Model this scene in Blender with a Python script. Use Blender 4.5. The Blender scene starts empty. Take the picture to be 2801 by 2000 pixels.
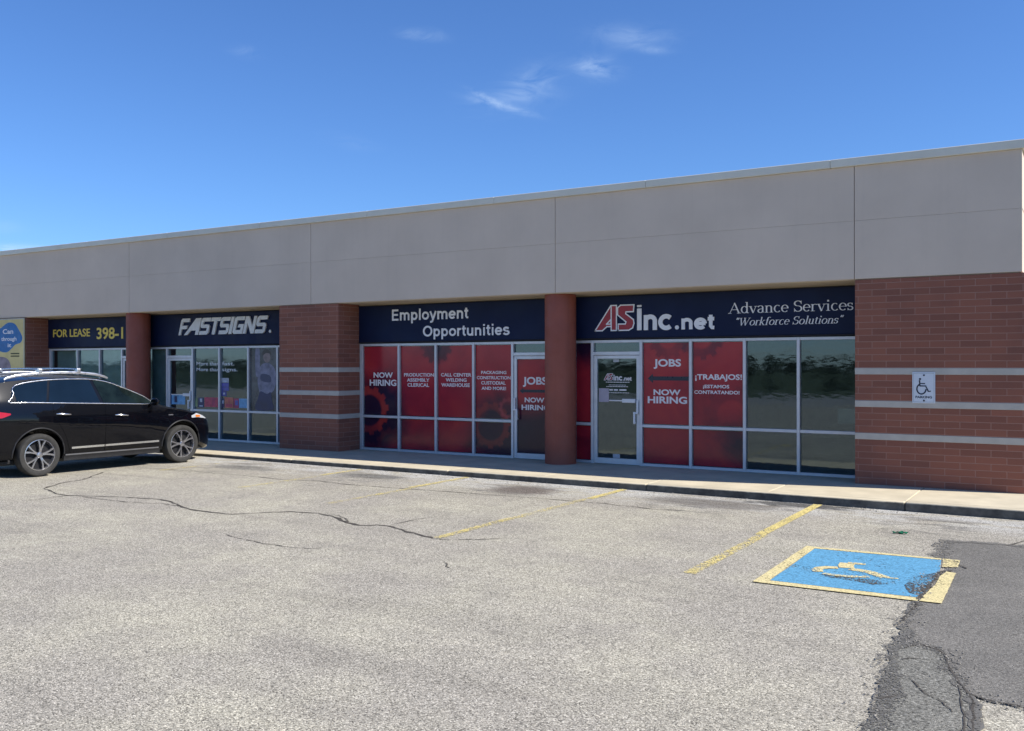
import bpy, bmesh, math, random
from mathutils import Vector, Matrix
R = math.radians
random.seed(7)
SC = bpy.context.scene
COL = SC.collection

# ------------------------------------------------------------------ camera
cam_d = bpy.data.cameras.new("Camera")
cam = bpy.data.objects.new("Camera", cam_d)
COL.objects.link(cam)
SC.camera = cam
cam_d.lens = 33.40
cam_d.sensor_width = 36.0
cam_d.clip_start = 0.05
cam_d.clip_end = 6000
CAM_LOC = Vector((0.0, -15.0, 1.8099))
yaw, pit, rol = R(31.3306), R(-0.0549), R(-0.0596)
fw = Vector((-math.sin(yaw) * math.cos(pit), math.cos(yaw) * math.cos(pit), math.sin(pit)))
rt = Vector((math.cos(yaw), math.sin(yaw), 0))
up = rt.cross(fw)
rt2 = rt * math.cos(rol) + up * math.sin(rol)
up2 = up * math.cos(rol) - rt * math.sin(rol)
M = Matrix((rt2, up2, -fw)).transposed().to_4x4()
M.translation = CAM_LOC
cam.matrix_world = M

# ------------------------------------------------------------------ light
SUN_DIR = Vector((5.1, 1.08, 4.93)).normalized()      # from the ground towards the sun
SUN_EL = math.asin(SUN_DIR.z)
SUN_ROT = math.atan2(SUN_DIR.x, SUN_DIR.y)            # clockwise from +Y
sun_d = bpy.data.lights.new("Sun", 'SUN')
sun_d.energy = 5.0
sun_d.angle = R(0.53)
sun_d.color = (1.0, 0.945, 0.86)
sun = bpy.data.objects.new("Sun", sun_d)
COL.objects.link(sun)
sun.rotation_euler = SUN_DIR.to_track_quat('Z', 'Y').to_euler()
sun.location = (20, 10, 30)

world = bpy.data.worlds.new("World")
SC.world = world
world.use_nodes = True
wn, wl = world.node_tree.nodes, world.node_tree.links
wn.clear()
w_out = wn.new('ShaderNodeOutputWorld')
w_bg = wn.new('ShaderNodeBackground')
sky = wn.new('ShaderNodeTexSky')
sky.sky_type = 'NISHITA'
sky.sun_disc = False
sky.sun_elevation = SUN_EL
sky.sun_rotation = SUN_ROT
sky.altitude = 300
sky.air_density = 1.0
sky.dust_density = 0.35
sky.ozone_density = 3.0
w_bg.inputs['Strength'].default_value = 0.113

def wmath(op, a, b=None):
    n = wn.new('ShaderNodeMath'); n.operation = op
    for i, v in enumerate((a, b)):
        if v is None: continue
        if isinstance(v, (int, float)): n.inputs[i].default_value = v
        else: wl.new(v, n.inputs[i])
    return n.outputs[0]

w_tc = wn.new('ShaderNodeTexCoord')
def wdot(vec):
    n = wn.new('ShaderNodeVectorMath'); n.operation = 'DOT_PRODUCT'
    wl.new(w_tc.outputs['Generated'], n.inputs[0]); n.inputs[1].default_value = vec
    return n.outputs['Value']

# thin cirrus wisps, each at its own place in the sky dome: (azimuth from +Y towards -X, elevation, half width, half height, tilt, weight), degrees
WISPS = [(36.78, 19.05, 1.1, 0.30, -1, .55), (24.1, 18.9, 1.9, 0.55, -4, .50), (22.9, 18.1, 1.0, .22, -8, .35), (26.22, 17.25, 1.15, 0.55, -4, .85), (26.35, 17.2, .6, 0.2, -2, .4),
         (30.3, 16.5, 1.6, 0.75, 25, .50), (31.9, 15.2, 1.6, 0.20, -14, .85), (33.0, 15.75, .9, .16, -22, .6), (31.0, 15.6, 2.4, .7, 8, .3), (46.98, 17.6, 0.8, 0.28, 0, .28), (59.4, 6.15, 1.5, 0.22, 3, 1.6), (60, 7.3, 1.2, .3, 2, .3), (41, 13.0, 1.4, .35, -10, .18)]
w_map = wn.new('ShaderNodeMapping'); w_map.inputs['Scale'].default_value = (1, 1, 2.6)
wl.new(w_tc.outputs['Generated'], w_map.inputs['Vector'])
w_noise = wn.new('ShaderNodeTexNoise'); w_noise.inputs['Scale'].default_value = 26; w_noise.inputs['Detail'].default_value = 7
w_noise.inputs['Roughness'].default_value = .62; w_noise.inputs['Distortion'].default_value = .7
wl.new(w_map.outputs[0], w_noise.inputs['Vector'])
w_n = wmath('MULTIPLY', wmath('MAXIMUM', wmath('SUBTRACT', w_noise.outputs['Fac'], .36), 0.0), 3.2)
tot = None
for az, el, hw, hh, tilt, wt in WISPS:
    a, e = R(az), R(el)
    d = Vector((-math.sin(a) * math.cos(e), math.cos(a) * math.cos(e), math.sin(e)))
    t1 = Vector((math.cos(a), math.sin(a), 0)); t2 = t1.cross(d) * -1
    t2 = d.cross(t1) * -1
    if t2.z < 0: t2 = -t2
    ct, st = math.cos(R(tilt)), math.sin(R(tilt))
    e1 = t1 * ct + t2 * st; e2 = t2 * ct - t1 * st
    x = wmath('DIVIDE', wdot(e1), R(hw)); y = wmath('DIVIDE', wdot(e2), R(hh))
    r2 = wmath('ADD', wmath('MULTIPLY', x, x), wmath('MULTIPLY', y, y))
    g = wmath('MULTIPLY', wmath('EXPONENT', wmath('MULTIPLY', r2, -1.0)), wt)
    g = wmath('MULTIPLY', g, wmath('GREATER_THAN', wdot(d), 0.0))
    tot = g if tot is None else wmath('ADD', tot, g)
cl = wmath('MINIMUM', wmath('MULTIPLY', tot, w_n), 1.0)
w_mix = wn.new('ShaderNodeMix'); w_mix.data_type = 'RGBA'
wl.new(wmath('MULTIPLY', cl, .44), w_mix.inputs['Factor'])
w_tint = wn.new('ShaderNodeMix'); w_tint.data_type = 'RGBA'; w_tint.blend_type = 'MULTIPLY'; w_tint.inputs['Factor'].default_value = 1
wl.new(sky.outputs[0], w_tint.inputs['A']); w_hz = wn.new('ShaderNodeMapRange'); w_hz.interpolation_type = 'SMOOTHSTEP'
wl.new(wdot((0, 0, 1)), w_hz.inputs[0]); w_hz.inputs[1].default_value = -.02; w_hz.inputs[2].default_value = .105
w_tc2 = wn.new('ShaderNodeMix'); w_tc2.data_type = 'RGBA'      # paler, whiter air close to the horizon
wl.new(w_hz.outputs[0], w_tc2.inputs['Factor']); w_tc2.inputs['A'].default_value = (.82, .99, 1.26, 1); w_tc2.inputs['B'].default_value = (.465, .69, 1.02, 1)
wl.new(w_tc2.outputs['Result'], w_tint.inputs['B'])
wl.new(w_tint.outputs['Result'], w_mix.inputs['A'])
w_mix.inputs['B'].default_value = (4.4, 5.6, 7.2, 1)
wl.new(w_mix.outputs['Result'], w_bg.inputs['Color'])
wl.new(w_bg.outputs[0], w_out.inputs['Surface'])

SC.view_settings.view_transform = 'Standard'
SC.view_settings.look = 'None'
SC.view_settings.exposure = 0.52
SC.view_settings.gamma = 1.0
SC.view_settings.use_curve_mapping = False
SC.cycles.max_bounces = 8
SC.cycles.transparent_max_bounces = 12
SC.cycles.caustics_reflective = False
SC.cycles.caustics_refractive = False
SC.cycles.use_denoising = True

# ------------------------------------------------------------------ helpers
def newmat(name):
    m = bpy.data.materials.new(name); m.use_nodes = True
    nt = m.node_tree
    return m, nt, nt.nodes, nt.links, nt.nodes['Principled BSDF']

class NB:
    """small node builder"""
    def __init__(s, nt): s.n, s.l = nt.nodes, nt.links
    def new(s, t, **k):
        n = s.n.new(t)
        for a, b in k.items(): setattr(n, a, b)
        return n
    def put(s, inp, v):
        if hasattr(v, 'node'): s.l.new(v, inp)
        else: inp.default_value = v
    def math(s, op, a, b=0.0, c=0.0, clamp=False):
        n = s.new('ShaderNodeMath', operation=op, use_clamp=clamp)
        s.put(n.inputs[0], a); s.put(n.inputs[1], b); s.put(n.inputs[2], c)
        return n.outputs[0]
    def mix(s, f, a, b, blend='MIX'):
        n = s.new('ShaderNodeMix', data_type='RGBA', blend_type=blend)
        s.put(n.inputs['Factor'], f); s.put(n.inputs['A'], a); s.put(n.inputs['B'], b)
        return n.outputs['Result']
    def coord(s): return s.new('ShaderNodeTexCoord').outputs['Object']
    def noise(s, vec, scale, detail=3, rough=.55, dist=0.0):
        n = s.new('ShaderNodeTexNoise')
        s.put(n.inputs['Vector'], vec); n.inputs['Scale'].default_value = scale
        n.inputs['Detail'].default_value = detail; n.inputs['Roughness'].default_value = rough; n.inputs['Distortion'].default_value = dist
        return n.outputs['Fac']
    def mapping(s, vec, scale=(1, 1, 1), loc=(0, 0, 0)):
        n = s.new('ShaderNodeMapping'); s.put(n.inputs['Vector'], vec)
        n.inputs['Scale'].default_value = scale; n.inputs['Location'].default_value = loc
        return n.outputs[0]
    def ramp(s, f, pts):
        n = s.new('ShaderNodeValToRGB'); s.put(n.inputs[0], f)
        el = n.color_ramp.elements
        while len(el) < len(pts): el.new(.5)
        for e, (p, c) in zip(el, pts):
            e.position = p; e.color = c if len(c) == 4 else (*c, 1)
        return n.outputs[0]
    def maprange(s, v, a, b, c=0.0, d=1.0, smooth=True):
        n = s.new('ShaderNodeMapRange'); n.interpolation_type = 'SMOOTHSTEP' if smooth else 'LINEAR'
        s.put(n.inputs[0], v)
        for i, q in enumerate((a, b, c, d)): n.inputs[i + 1].default_value = q
        return n.outputs[0]
    def bump(s, h, strength=.3, dist=.01):
        n = s.new('ShaderNodeBump'); s.put(n.inputs['Height'], h)
        n.inputs['Strength'].default_value = strength; n.inputs['Distance'].default_value = dist
        return n.outputs[0]
    def sep(s, vec):
        n = s.new('ShaderNodeSeparateXYZ'); s.put(n.inputs[0], vec); return n.outputs
    def comb(s, x, y, z):
        n = s.new('ShaderNodeCombineXYZ'); s.put(n.inputs[0], x); s.put(n.inputs[1], y); s.put(n.inputs[2], z); return n.outputs[0]

def C4(c): return (*c, 1.0)

def plain(name, col, rough=.5, metal=0.0, spec=.5, var=.12, vscale=6.0, bump=0.0, bscale=80, coat=0.0, streak=0.0):
    m, nt, n, l, b = newmat(name); k = NB(nt); co = k.coord()
    f = k.noise(co, vscale, 5, .6)
    lo = tuple(c * (1 - var) for c in col); hi = tuple(min(1, c * (1 + var)) for c in col)
    c = k.ramp(f, [(.3, lo), (.7, hi)])
    if streak:
        s = k.noise(k.mapping(co, (9, 9, .35)), 1.0, 4, .6)
        c = k.mix(k.maprange(s, .5, .75, 0, streak), c, C4(tuple(q * .6 for q in col)))
    l.new(c, b.inputs['Base Color'])
    l.new(k.maprange(k.noise(co, vscale * 2.3, 3), .3, .7, rough * .85, min(1, rough * 1.15)), b.inputs['Roughness'])
    b.inputs['Metallic'].default_value = metal
    b.inputs['Specular IOR Level'].default_value = spec
    b.inputs['Coat Weight'].default_value = coat
    b.inputs['Coat Roughness'].default_value = .03
    if bump: l.new(k.bump(k.noise(co, bscale * .5, 1), bump * .5, .002), b.inputs['Normal'])
    return m

class MB:
    def __init__(s): s.bm = bmesh.new()
    def face(s, pts):
        vs = [s.bm.verts.new(p) for p in pts]
        return s.bm.faces.new(vs)
    def box(s, x0, x1, y0, y1, z0, z1, bev=0.0, seg=1):
        r = bmesh.ops.create_cube(s.bm, size=1.0)
        for v in r['verts']:
            v.co = Vector(((x0 + x1) / 2 + v.co.x * (x1 - x0), (y0 + y1) / 2 + v.co.y * (y1 - y0), (z0 + z1) / 2 + v.co.z * (z1 - z0)))
        if bev:
            es = list({e for v in r['verts'] for e in v.link_edges})
            bmesh.ops.bevel(s.bm, geom=es, offset=bev, segments=seg, affect='EDGES', profile=.5)
        return s
    def prism_xz(s, pts, y0, y1):
        """polygon in the x-z plane, front at y0 (faces -y), back at y1"""
        a = [s.bm.verts.new((x, y0, z)) for x, z in pts]; b = [s.bm.verts.new((x, y1, z)) for x, z in pts]
        area = sum(pts[i][0] * pts[(i + 1) % len(pts)][1] - pts[(i + 1) % len(pts)][0] * pts[i][1] for i in range(len(pts)))
        if area < 0: a.reverse(); b.reverse()
        s.bm.faces.new(a); s.bm.faces.new(b[::-1])
        n = len(a)
        for i in range(n): s.bm.faces.new((a[i], b[i], b[(i + 1) % n], a[(i + 1) % n])[::-1])
        return s
    def tube(s, path, r, n=8, caps=True):
        rings = []
        P = [Vector(p) for p in path]
        for i, p in enumerate(P):
            t = (P[min(i + 1, len(P) - 1)] - P[max(i - 1, 0)]).normalized()
            h = Vector((0, 0, 1)) if abs(t.z) < .9 else Vector((1, 0, 0))
            u = t.cross(h).normalized(); w = u.cross(t)
            rr = r[i] if isinstance(r, (list, tuple)) else r
            rings.append([s.bm.verts.new(p + (u * math.cos(2 * math.pi * k / n) + w * math.sin(2 * math.pi * k / n)) * rr) for k in range(n)])
        for a, b in zip(rings, rings[1:]):
            for k in range(n): s.bm.faces.new((a[k], a[(k + 1) % n], b[(k + 1) % n], b[k]))
        if caps: s.bm.faces.new(rings[0][::-1]); s.bm.faces.new(rings[-1])
        return s
    def lathe(s, prof, axis='z', origin=(0, 0, 0), n=48, closed=False):
        """prof: list of (radius, height)"""
        rings = []
        o = Vector(origin)
        for r, h in prof:
            ring = []
            for k in range(n):
                a = 2 * math.pi * k / n
                if axis == 'z': q = Vector((r * math.cos(a), r * math.sin(a), h))
                elif axis == 'x': q = Vector((h, r * math.cos(a), r * math.sin(a)))
                else: q = Vector((r * math.sin(a), h, r * math.cos(a)))
                ring.append(s.bm.verts.new(o + q))
            rings.append(ring)
        pr = list(zip(rings, rings[1:]))
        if closed: pr.append((rings[-1], rings[0]))
        for a, b in pr:
            for k in range(n): s.bm.faces.new((a[k], a[(k + 1) % n], b[(k + 1) % n], b[k]))
        if not closed:
            s.bm.faces.new(rings[0][::-1]); s.bm.faces.new(rings[-1])
        return s
    def ribbon(s, pts, ws, y0, depth):
        """flat stroke in the x-z plane"""
        P = [Vector((p[0], p[1])) for p in pts]; L, Rr = [], []
        n = len(P)
        for i in range(n):
            t = (P[min(i + 1, n - 1)] - P[max(i - 1, 0)])
            if t.length < 1e-9: t = Vector((1, 0))
            t.normalize(); nn = Vector((-t.y, t.x))
            w = ws[i] if isinstance(ws, (list, tuple)) else ws
            L.append(P[i] + nn * w / 2); Rr.append(P[i] - nn * w / 2)
        for i in range(n - 1):
            s.prism_xz([tuple(L[i]), tuple(Rr[i]), tuple(Rr[i + 1]), tuple(L[i + 1])], y0, y0 + depth)
        return s

def link(name, me, mat=None, parent=None, smooth=None):
    o = bpy.data.objects.new(name, me); COL.objects.link(o)
    if mat is not None and not len(me.materials): me.materials.append(mat)
    if parent is not None:
        o.parent = parent
        if parent.type == 'EMPTY' and not parent.get('local'): o.matrix_parent_inverse = Matrix.Translation(parent.location).inverted()
    if smooth is not None:
        me.polygons.foreach_set('use_smooth', [True] * len(me.polygons))
        me.set_sharp_from_angle(angle=R(smooth))
    return o

def obj(name, mb, mat, parent=None, smooth=None, fix=True):
    if fix: bmesh.ops.recalc_face_normals(mb.bm, faces=mb.bm.faces[:])
    me = bpy.data.meshes.new(name); mb.bm.to_mesh(me); mb.bm.free()
    return link(name, me, mat, parent, smooth)

def tag(o, label=None, cat=None, group=None, kind=None):
    if label: o['label'] = label
    if cat: o['category'] = cat
    if group: o['group'] = group
    if kind: o['kind'] = kind
    return o

def thing(name, label, cat, loc, group=None, local=False):
    o = bpy.data.objects.new(name, None); COL.objects.link(o)
    o.location = loc; o.empty_display_size = .3
    if local: o['local'] = 1
    return tag(o, label, cat, group)

def text_mesh(name, body, bold=0.0, shear=0.0, space=1.0):
    cu = bpy.data.curves.new(name, 'FONT'); cu.body = body; cu.size = 1; cu.offset = bold; cu.shear = shear
    cu.space_character = space; cu.extrude = .5; cu.resolution_u = 4
    o = bpy.data.objects.new(name, cu); COL.objects.link(o)
    bpy.context.view_layer.update()
    dg = bpy.context.evaluated_depsgraph_get()
    me = bpy.data.meshes.new_from_object(o.evaluated_get(dg))
    bpy.data.objects.remove(o); bpy.data.curves.remove(cu)
    return me

_caps = {}
def cap_h(bold, ref='H'):
    if (bold, ref) not in _caps:
        me = text_mesh('ref', ref, bold); zs = [v.co.y for v in me.vertices]
        _caps[(bold, ref)] = max(zs); bpy.data.meshes.remove(me)
    return _caps[(bold, ref)]

def lines_text(name, rows, yf, depth, mat, parent, bold=.012, shear=0.0, ref='H'):
    """rows: (body, x0, x1, zb, height) set on the plane y = yf, facing -y; each line one lettering mesh"""
    for body, x0, x1, zb, h in rows:
        me = text_mesh(name, body, bold, shear)
        xs = [v.co.x for v in me.vertices]; mn, mx = min(xs), max(xs)
        sx = (x1 - x0) / (mx - mn); sz = h / cap_h(bold, ref)
        for v in me.vertices:
            v.co = Vector((x0 + (v.co.x - mn) * sx, yf - (v.co.z + .5) * depth, zb + v.co.y * sz))
        o = link(name, me, mat, parent)
    return o

# ------------------------------------------------------------------ materials
def brick_mat():
    m, nt, n, l, b = newmat('red_brick'); k = NB(nt); co = k.coord(); x, y, z = k.sep(co)
    v = k.comb(k.math('ADD', x, y), k.math('ADD', z, -0.0035), 0.0)
    t = k.new('ShaderNodeTexBrick'); l.new(v, t.inputs['Vector'])
    t.inputs['Color1'].default_value = (.290, .116, .078, 1); t.inputs['Color2'].default_value = (.240, .098, .068, 1)
    t.inputs['Mortar'].default_value = (.34, .195, .152, 1)
    t.inputs['Scale'].default_value = 1; t.inputs['Mortar Size'].default_value = .0056; t.inputs['Mortar Smooth'].default_value = .3
    t.inputs['Bias'].default_value = 0.1; t.inputs['Brick Width'].default_value = .40; t.inputs['Row Height'].default_value = .0975
    t.offset = .5
    t2 = k.new('ShaderNodeTexBrick'); l.new(v, t2.inputs['Vector'])
    for i in ('Scale', 'Mortar Size', 'Brick Width', 'Row Height'): t2.inputs[i].default_value = t.inputs[i].default_value
    t2.inputs['Color1'].default_value = (0, 0, 0, 1); t2.inputs['Color2'].default_value = (1, 1, 1, 1); t2.inputs['Mortar'].default_value = (0, 0, 0, 1); t2.inputs['Bias'].default_value = -.55
    c = k.mix(k.math('MULTIPLY', t2.outputs['Color'], .38), t.outputs['Color'], (.105, .055, .050, 1))
    big = k.noise(co, .9, 5, .6)
    c = k.mix(k.maprange(big, .45, .75, 0, .35), c, (.13, .066, .058, 1))
    fine = k.noise(co, 55, 4, .7)
    c = k.mix(k.maprange(fine, .45, .8, 0, .35), c, (.25, .12, .095, 1))
    l.new(c, b.inputs['Base Color']); b.inputs['Roughness'].default_value = .88; b.inputs['Specular IOR Level'].default_value = .25
    h = k.math('ADD', k.math('MULTIPLY', t.outputs['Fac'], -1.0), k.math('MULTIPLY', fine, .4))
    l.new(k.bump(h, .5, .006), b.inputs['Normal'])
    return m

def asphalt_mat(name, base, warm, contrast=1.0, stains=False, scale=135.0):
    m, nt, n, l, b = newmat(name); k = NB(nt); co = k.coord(); x, y, z = k.sep(co)
    vo = k.new('ShaderNodeTexVoronoi'); l.new(co, vo.inputs['Vector']); vo.inputs['Scale'].default_value = scale
    vr, vg, vb = k.sep(vo.outputs['Color'])
    fine = k.noise(co, scale * 2.2, 2, .6)
    grain = k.ramp(vr, [(0, (.22,) * 3), (.14, (.50,) * 3), (.42, (.95,) * 3), (.78, (1.18,) * 3), (1, (2.1,) * 3)])
    one = (1, 1, 1, 1)
    c = C4(base)
    mot = k.noise(co, .55, 6, .62)
    c = k.mix(k.maprange(mot, .36, .66), c, C4(warm))
    mot2 = k.noise(co, 3.2, 5, .65)
    c = k.mix(k.maprange(mot2, .3, .75, 0, .5), c, C4(tuple(q * .80 for q in base)))
    if stains:
        # paler washed band along the kerb, dark drips where bonnets stand, drag marks along the stalls
        band = k.maprange(y, -3.3, -2.0, 0, 1)
        nn = k.noise(k.mapping(co, (1.0, 2.2, 1)), 1.5, 6, .65, .6)
        c = k.mix(k.math('MULTIPLY', band, k.maprange(nn, .38, .58, 0, .9)), c, (.43, .425, .40, 1))
        px = k.math('ABSOLUTE', k.math('SUBTRACT', k.math('MODULO', k.math('ADD', x, 2.955 * 20 + 6.12), 2.955), 1.48))
        bay = k.maprange(px, .15, 1.0, 1, 0)
        nx = k.noise(k.mapping(co, (1.5, 5.0, 1)), 1.25, 6, .7, .8)
        near = k.math('MULTIPLY', k.maprange(y, -4.2, -2.6, 0, 1), k.maprange(y, -1.75, -2.3, 0, 1))
        c = k.mix(k.math('MULTIPLY', k.math('MULTIPLY', bay, near), k.maprange(nx, .44, .64, 0, .8)), c, (.085, .083, .08, 1))
        for sx, sy, rx, ry, col, amt in ((-7.35, -2.6, .55, .55, (.135, .115, .10), .92), (-4.45, -2.35, 1.1, .4, (.12, .11, .10), .7),
                                         (-10.4, -2.45, .8, .3, (.10, .10, .095), .75), (-13.2, -2.7, .8, .3, (.12, .118, .11), .6), (-3.4, -1.9, .8, .25, (.05, .05, .05), .85)):
            dx = k.math('DIVIDE', k.math('SUBTRACT', x, sx), rx); dy = k.math('DIVIDE', k.math('SUBTRACT', y, sy), ry)
            r = k.math('SQRT', k.math('ADD', k.math('MULTIPLY', dx, dx), k.math('MULTIPLY', dy, dy)))
            r = k.math('ADD', r, k.math('MULTIPLY', k.math('SUBTRACT', nx, .5), 2.4))
            c = k.mix(k.maprange(r, .55, 1.15, amt, 0), c, C4(col))
        dv = k.new('ShaderNodeTexVoronoi'); l.new(co, dv.inputs['Vector']); dv.inputs['Scale'].default_value = 2.1
        dr, dg, db = k.sep(dv.outputs['Color'])
        drip = k.math('MULTIPLY', k.maprange(dv.outputs['Distance'], .035, .085, 1, 0), k.maprange(dr, .74, .76, 0, .55))
        c = k.mix(k.math('MULTIPLY', drip, k.maprange(y, -8.0, -5.0, .15, 1)), c, (.13, .122, .108, 1))
        # long faint tyre paths across the aisle
        tp = k.noise(k.mapping(co, (.22, 1.6, 1)), 1.0, 4, .6, .4)
        c = k.mix(k.maprange(tp, .50, .70, 0, .34), c, C4(tuple(q * .68 for q in base)))
    g = k.mix(min(1.0, contrast), one, grain)
    c = k.mix(1.0, c, g, 'MULTIPLY')
    tint = k.mix(k.math('MULTIPLY', vg, .35), (1, 1, 1, 1), (1.0, .93, .82, 1))
    c = k.mix(1.0, c, tint, 'MULTIPLY')
    l.new(c, b.inputs['Base Color']); b.inputs['Roughness'].default_value = .93; b.inputs['Specular IOR Level'].default_value = .2
    hgt = k.math('ADD', k.math('MULTIPLY', vo.outputs['Distance'], -1.2), fine)
    l.new(k.bump(hgt, .45, .006), b.inputs['Normal'])
    return m

def paint_mat(name, col, attr_default=.3, scale=22.0):
    """road paint: worn through to whatever lies beneath; the amount is the object's own property wear"""
    m, nt, n, l, b = newmat(name); k = NB(nt); co = k.coord()
    at = k.new('ShaderNodeAttribute'); at.attribute_type = 'OBJECT'; at.attribute_name = 'wear'
    vo = k.new('ShaderNodeTexVoronoi'); l.new(co, vo.inputs['Vector']); vo.inputs['Scale'].default_value = 85
    vr, _, _ = k.sep(vo.outputs['Color'])
    big = k.noise(co, 2.6, 6, .68)
    f = k.math('ADD', k.math('MULTIPLY', big, 1.1), k.math('MULTIPLY', vr, .65))     # about .3 - 1.4
    thr = k.math('ADD', k.math('MULTIPLY', at.outputs['Fac'], 1.15), .28)
    mask = k.maprange(k.math('SUBTRACT', f, thr), -.06, .10, 0, 1)
    grain = k.ramp(vr, [(0, (.62,) * 3), (.5, (1.0,) * 3), (1, (1.2,) * 3)])
    cc = k.mix(k.noise(co, 9, 5), C4(tuple(q * .86 for q in col)), C4(tuple(min(1, q * 1.1) for q in col)))
    l.new(k.mix(1.0, cc, grain, 'MULTIPLY'), b.inputs['Base Color'])
    b.inputs['Roughness'].default_value = .8; b.inputs['Specular IOR Level'].default_value = .3
    l.new(k.bump(k.math('MULTIPLY', vo.outputs['Distance'], -1.0), .3, .005), b.inputs['Normal'])
    tr = k.new('ShaderNodeBsdfTransparent'); mx = k.new('ShaderNodeMixShader')
    l.new(mask, mx.inputs[0]); l.new(tr.outputs[0], mx.inputs[1]); l.new(b.outputs[0], mx.inputs[2])
    l.new(mx.outputs[0], n['Material Output'].inputs['Surface'])
    return m

def glass_mat(name, tint, ior=1.85, wob=.0035):
    m, nt, n, l, b = newmat(name); k = NB(nt); n.remove(b); co = k.coord()
    gl = k.new('ShaderNodeBsdfGlossy'); gl.inputs['Roughness'].default_value = .03; gl.inputs['Color'].default_value = (.68, .87, 1.0, 1)
    tr = k.new('ShaderNodeBsdfTransparent'); tr.inputs['Color'].default_value = C4(tint)
    fr = k.new('ShaderNodeFresnel'); fr.inputs['IOR'].default_value = ior
    bp = k.bump(k.noise(k.mapping(co, (1, 1, 2.2)), 2.4, 3), wob, .35)
    l.new(bp, gl.inputs['Normal'])
    mx = k.new('ShaderNodeMixShader'); l.new(k.math('MULTIPLY', fr.outputs[0], k.math('SUBTRACT', 1.0, k.new('ShaderNodeNewGeometry').outputs['Backfacing'])), mx.inputs[0]); l.new(tr.outputs[0], mx.inputs[1]); l.new(gl.outputs[0], mx.inputs[2])
    l.new(mx.outputs[0], n['Material Output'].inputs['Surface'])
    return m

def film_mat(name, navy, gears):
    """printed window film: a red field with soft darker clouds and navy areas, glossy like the glass it covers"""
    m, nt, n, l, b = newmat(name); k = NB(nt); co = k.coord(); x, y, z = k.sep(co)
    n1 = k.noise(k.mapping(co, (1, 1, 1)), 1.15, 5, .55, .6)
    c = k.ramp(n1, [(.28, (.13, .010, .026)), (.5, (.32, .018, .036)), (.74, (.46, .036, .038))])
    top = k.maprange(z, .2, 2.2, .1, .40)  # red lifted towards the top: sky sheen put into the film colour
    c = k.mix(top, c, (.42, .034, .045, 1))
    for cx, cz, r0, r1 in navy:
        dx = k.math('SUBTRACT', x, cx); dz = k.math('SUBTRACT', z, cz)
        r = k.math('SQRT', k.math('ADD', k.math('MULTIPLY', dx, dx), k.math('MULTIPLY', dz, dz)))
        r = k.math('ADD', r, k.math('MULTIPLY', k.math('SUBTRACT', n1, .5), .5))
        c = k.mix(k.maprange(r, r0, r1, .95, 0), c, (.008, .010, .032, 1))
    for cx, cz, ri, ro, nt_, col, amt in gears:
        dx = k.math('SUBTRACT', x, cx); dz = k.math('SUBTRACT', z, cz)
        r = k.math('SQRT', k.math('ADD', k.math('MULTIPLY', dx, dx), k.math('MULTIPLY', dz, dz)))
        a = k.math('ARCTAN2', dz, dx)
        teeth = k.maprange(k.math('SINE', k.math('MULTIPLY', a, nt_)), -.25, .25, 0, (ro - ri) * .32)
        outer = k.math('SUBTRACT', k.math('ADD', teeth, ro - (ro - ri) * .3), r)
        ring = k.math('MULTIPLY', k.maprange(outer, -.03, .035, 0, 1), k.maprange(r, ri - .03, ri + .035, 0, 1))
        ring = k.math('MULTIPLY', ring, k.maprange(k.noise(co, 3.1, 3), .25, .6, amt * .4, amt))
        c = k.mix(ring, c, C4(col))
    l.new(c, b.inputs['Base Color']); b.inputs['Roughness'].default_value = .16; b.inputs['Specular IOR Level'].default_value = .38
    l.new(k.bump(k.noise(co, 2.2, 2), .01, .3), b.inputs['Normal'])
    return m

M_BRICK = brick_mat()
M_FASCIA = plain('grey_stucco', (.635, .530, .430), .9, 0, .2, .06, .8, .35, 160, streak=.05)
M_GROOVE = plain('joint_shadow_gap', (.53, .44, .36), .95, 0, .1, .1)
M_COPING = plain('metal_coping', (.66, .64, .55), .5, 0.0, .4, .05, 2.0)
M_SOFFIT = plain('tan_soffit', (.58, .49, .37), .9, 0, .2, .08, 2.0, .2, 120)
M_BAND = plain('cast_stone_band', (.46, .435, .39), .85, 0, .25, .08, 5.0, .3, 90)
M_COLUMN = plain('red_painted_column', (.285, .082, .052), .62, 0, .35, .10, 2.5, .15, 60, streak=.25)
M_CONC = plain('walk_concrete', (.525, .462, .335), .92, 0, .2, .13, 2.2, .4, 140)
M_KERB = plain('kerb_concrete', (.27, .25, .215), .95, 0, .2, .3, 3.5, .6, 60)
M_ALU = plain('brushed_aluminium', (.60, .60, .62), .42, .3, .5, .06, 7.0)
M_ALU_D = plain('door_aluminium', (.64, .65, .67), .40, .3, .5, .06, 7.0)
M_DARK = plain('dark_void_paint', (.03, .03, .036), .8, 0, .2, .2)
M_NAVY = plain('navy_sign_face', (.0045, .0110, .043), .55, 0, .22, .22, .9)
M_LETTER = plain('white_sign_letter', (.78, .78, .79), .45, 0, .4, .05)
M_LETTER_W = plain('white_vinyl', (.76, .73, .74), .35, 0, .4, .06)
M_LETTER_G = plain('silver_sign_letter', (.66, .65, .63), .45, .1, .4, .08)
M_YELLOW = plain('yellow_vinyl', (.72, .56, .10), .45, 0, .4, .10)
M_RED = plain('red_logo', (.33, .025, .035), .4, 0, .5, .10)
M_FLOOR = plain('shop_floor', (.27, .26, .24), .55, 0, .4, .15)
M_IWALL = plain('shop_wall', (.34, .36, .35), .9, 0, .2, .1)
M_GLASS = glass_mat('shop_glass', (.62, .70, .70), 2.05)
M_ROOF = plain('roof_membrane', (.5, .5, .48), .9)
M_ASPH = asphalt_mat('aged_asphalt', (.334, .311, .264), (.405, .381, .304), 1.0, True)
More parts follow.
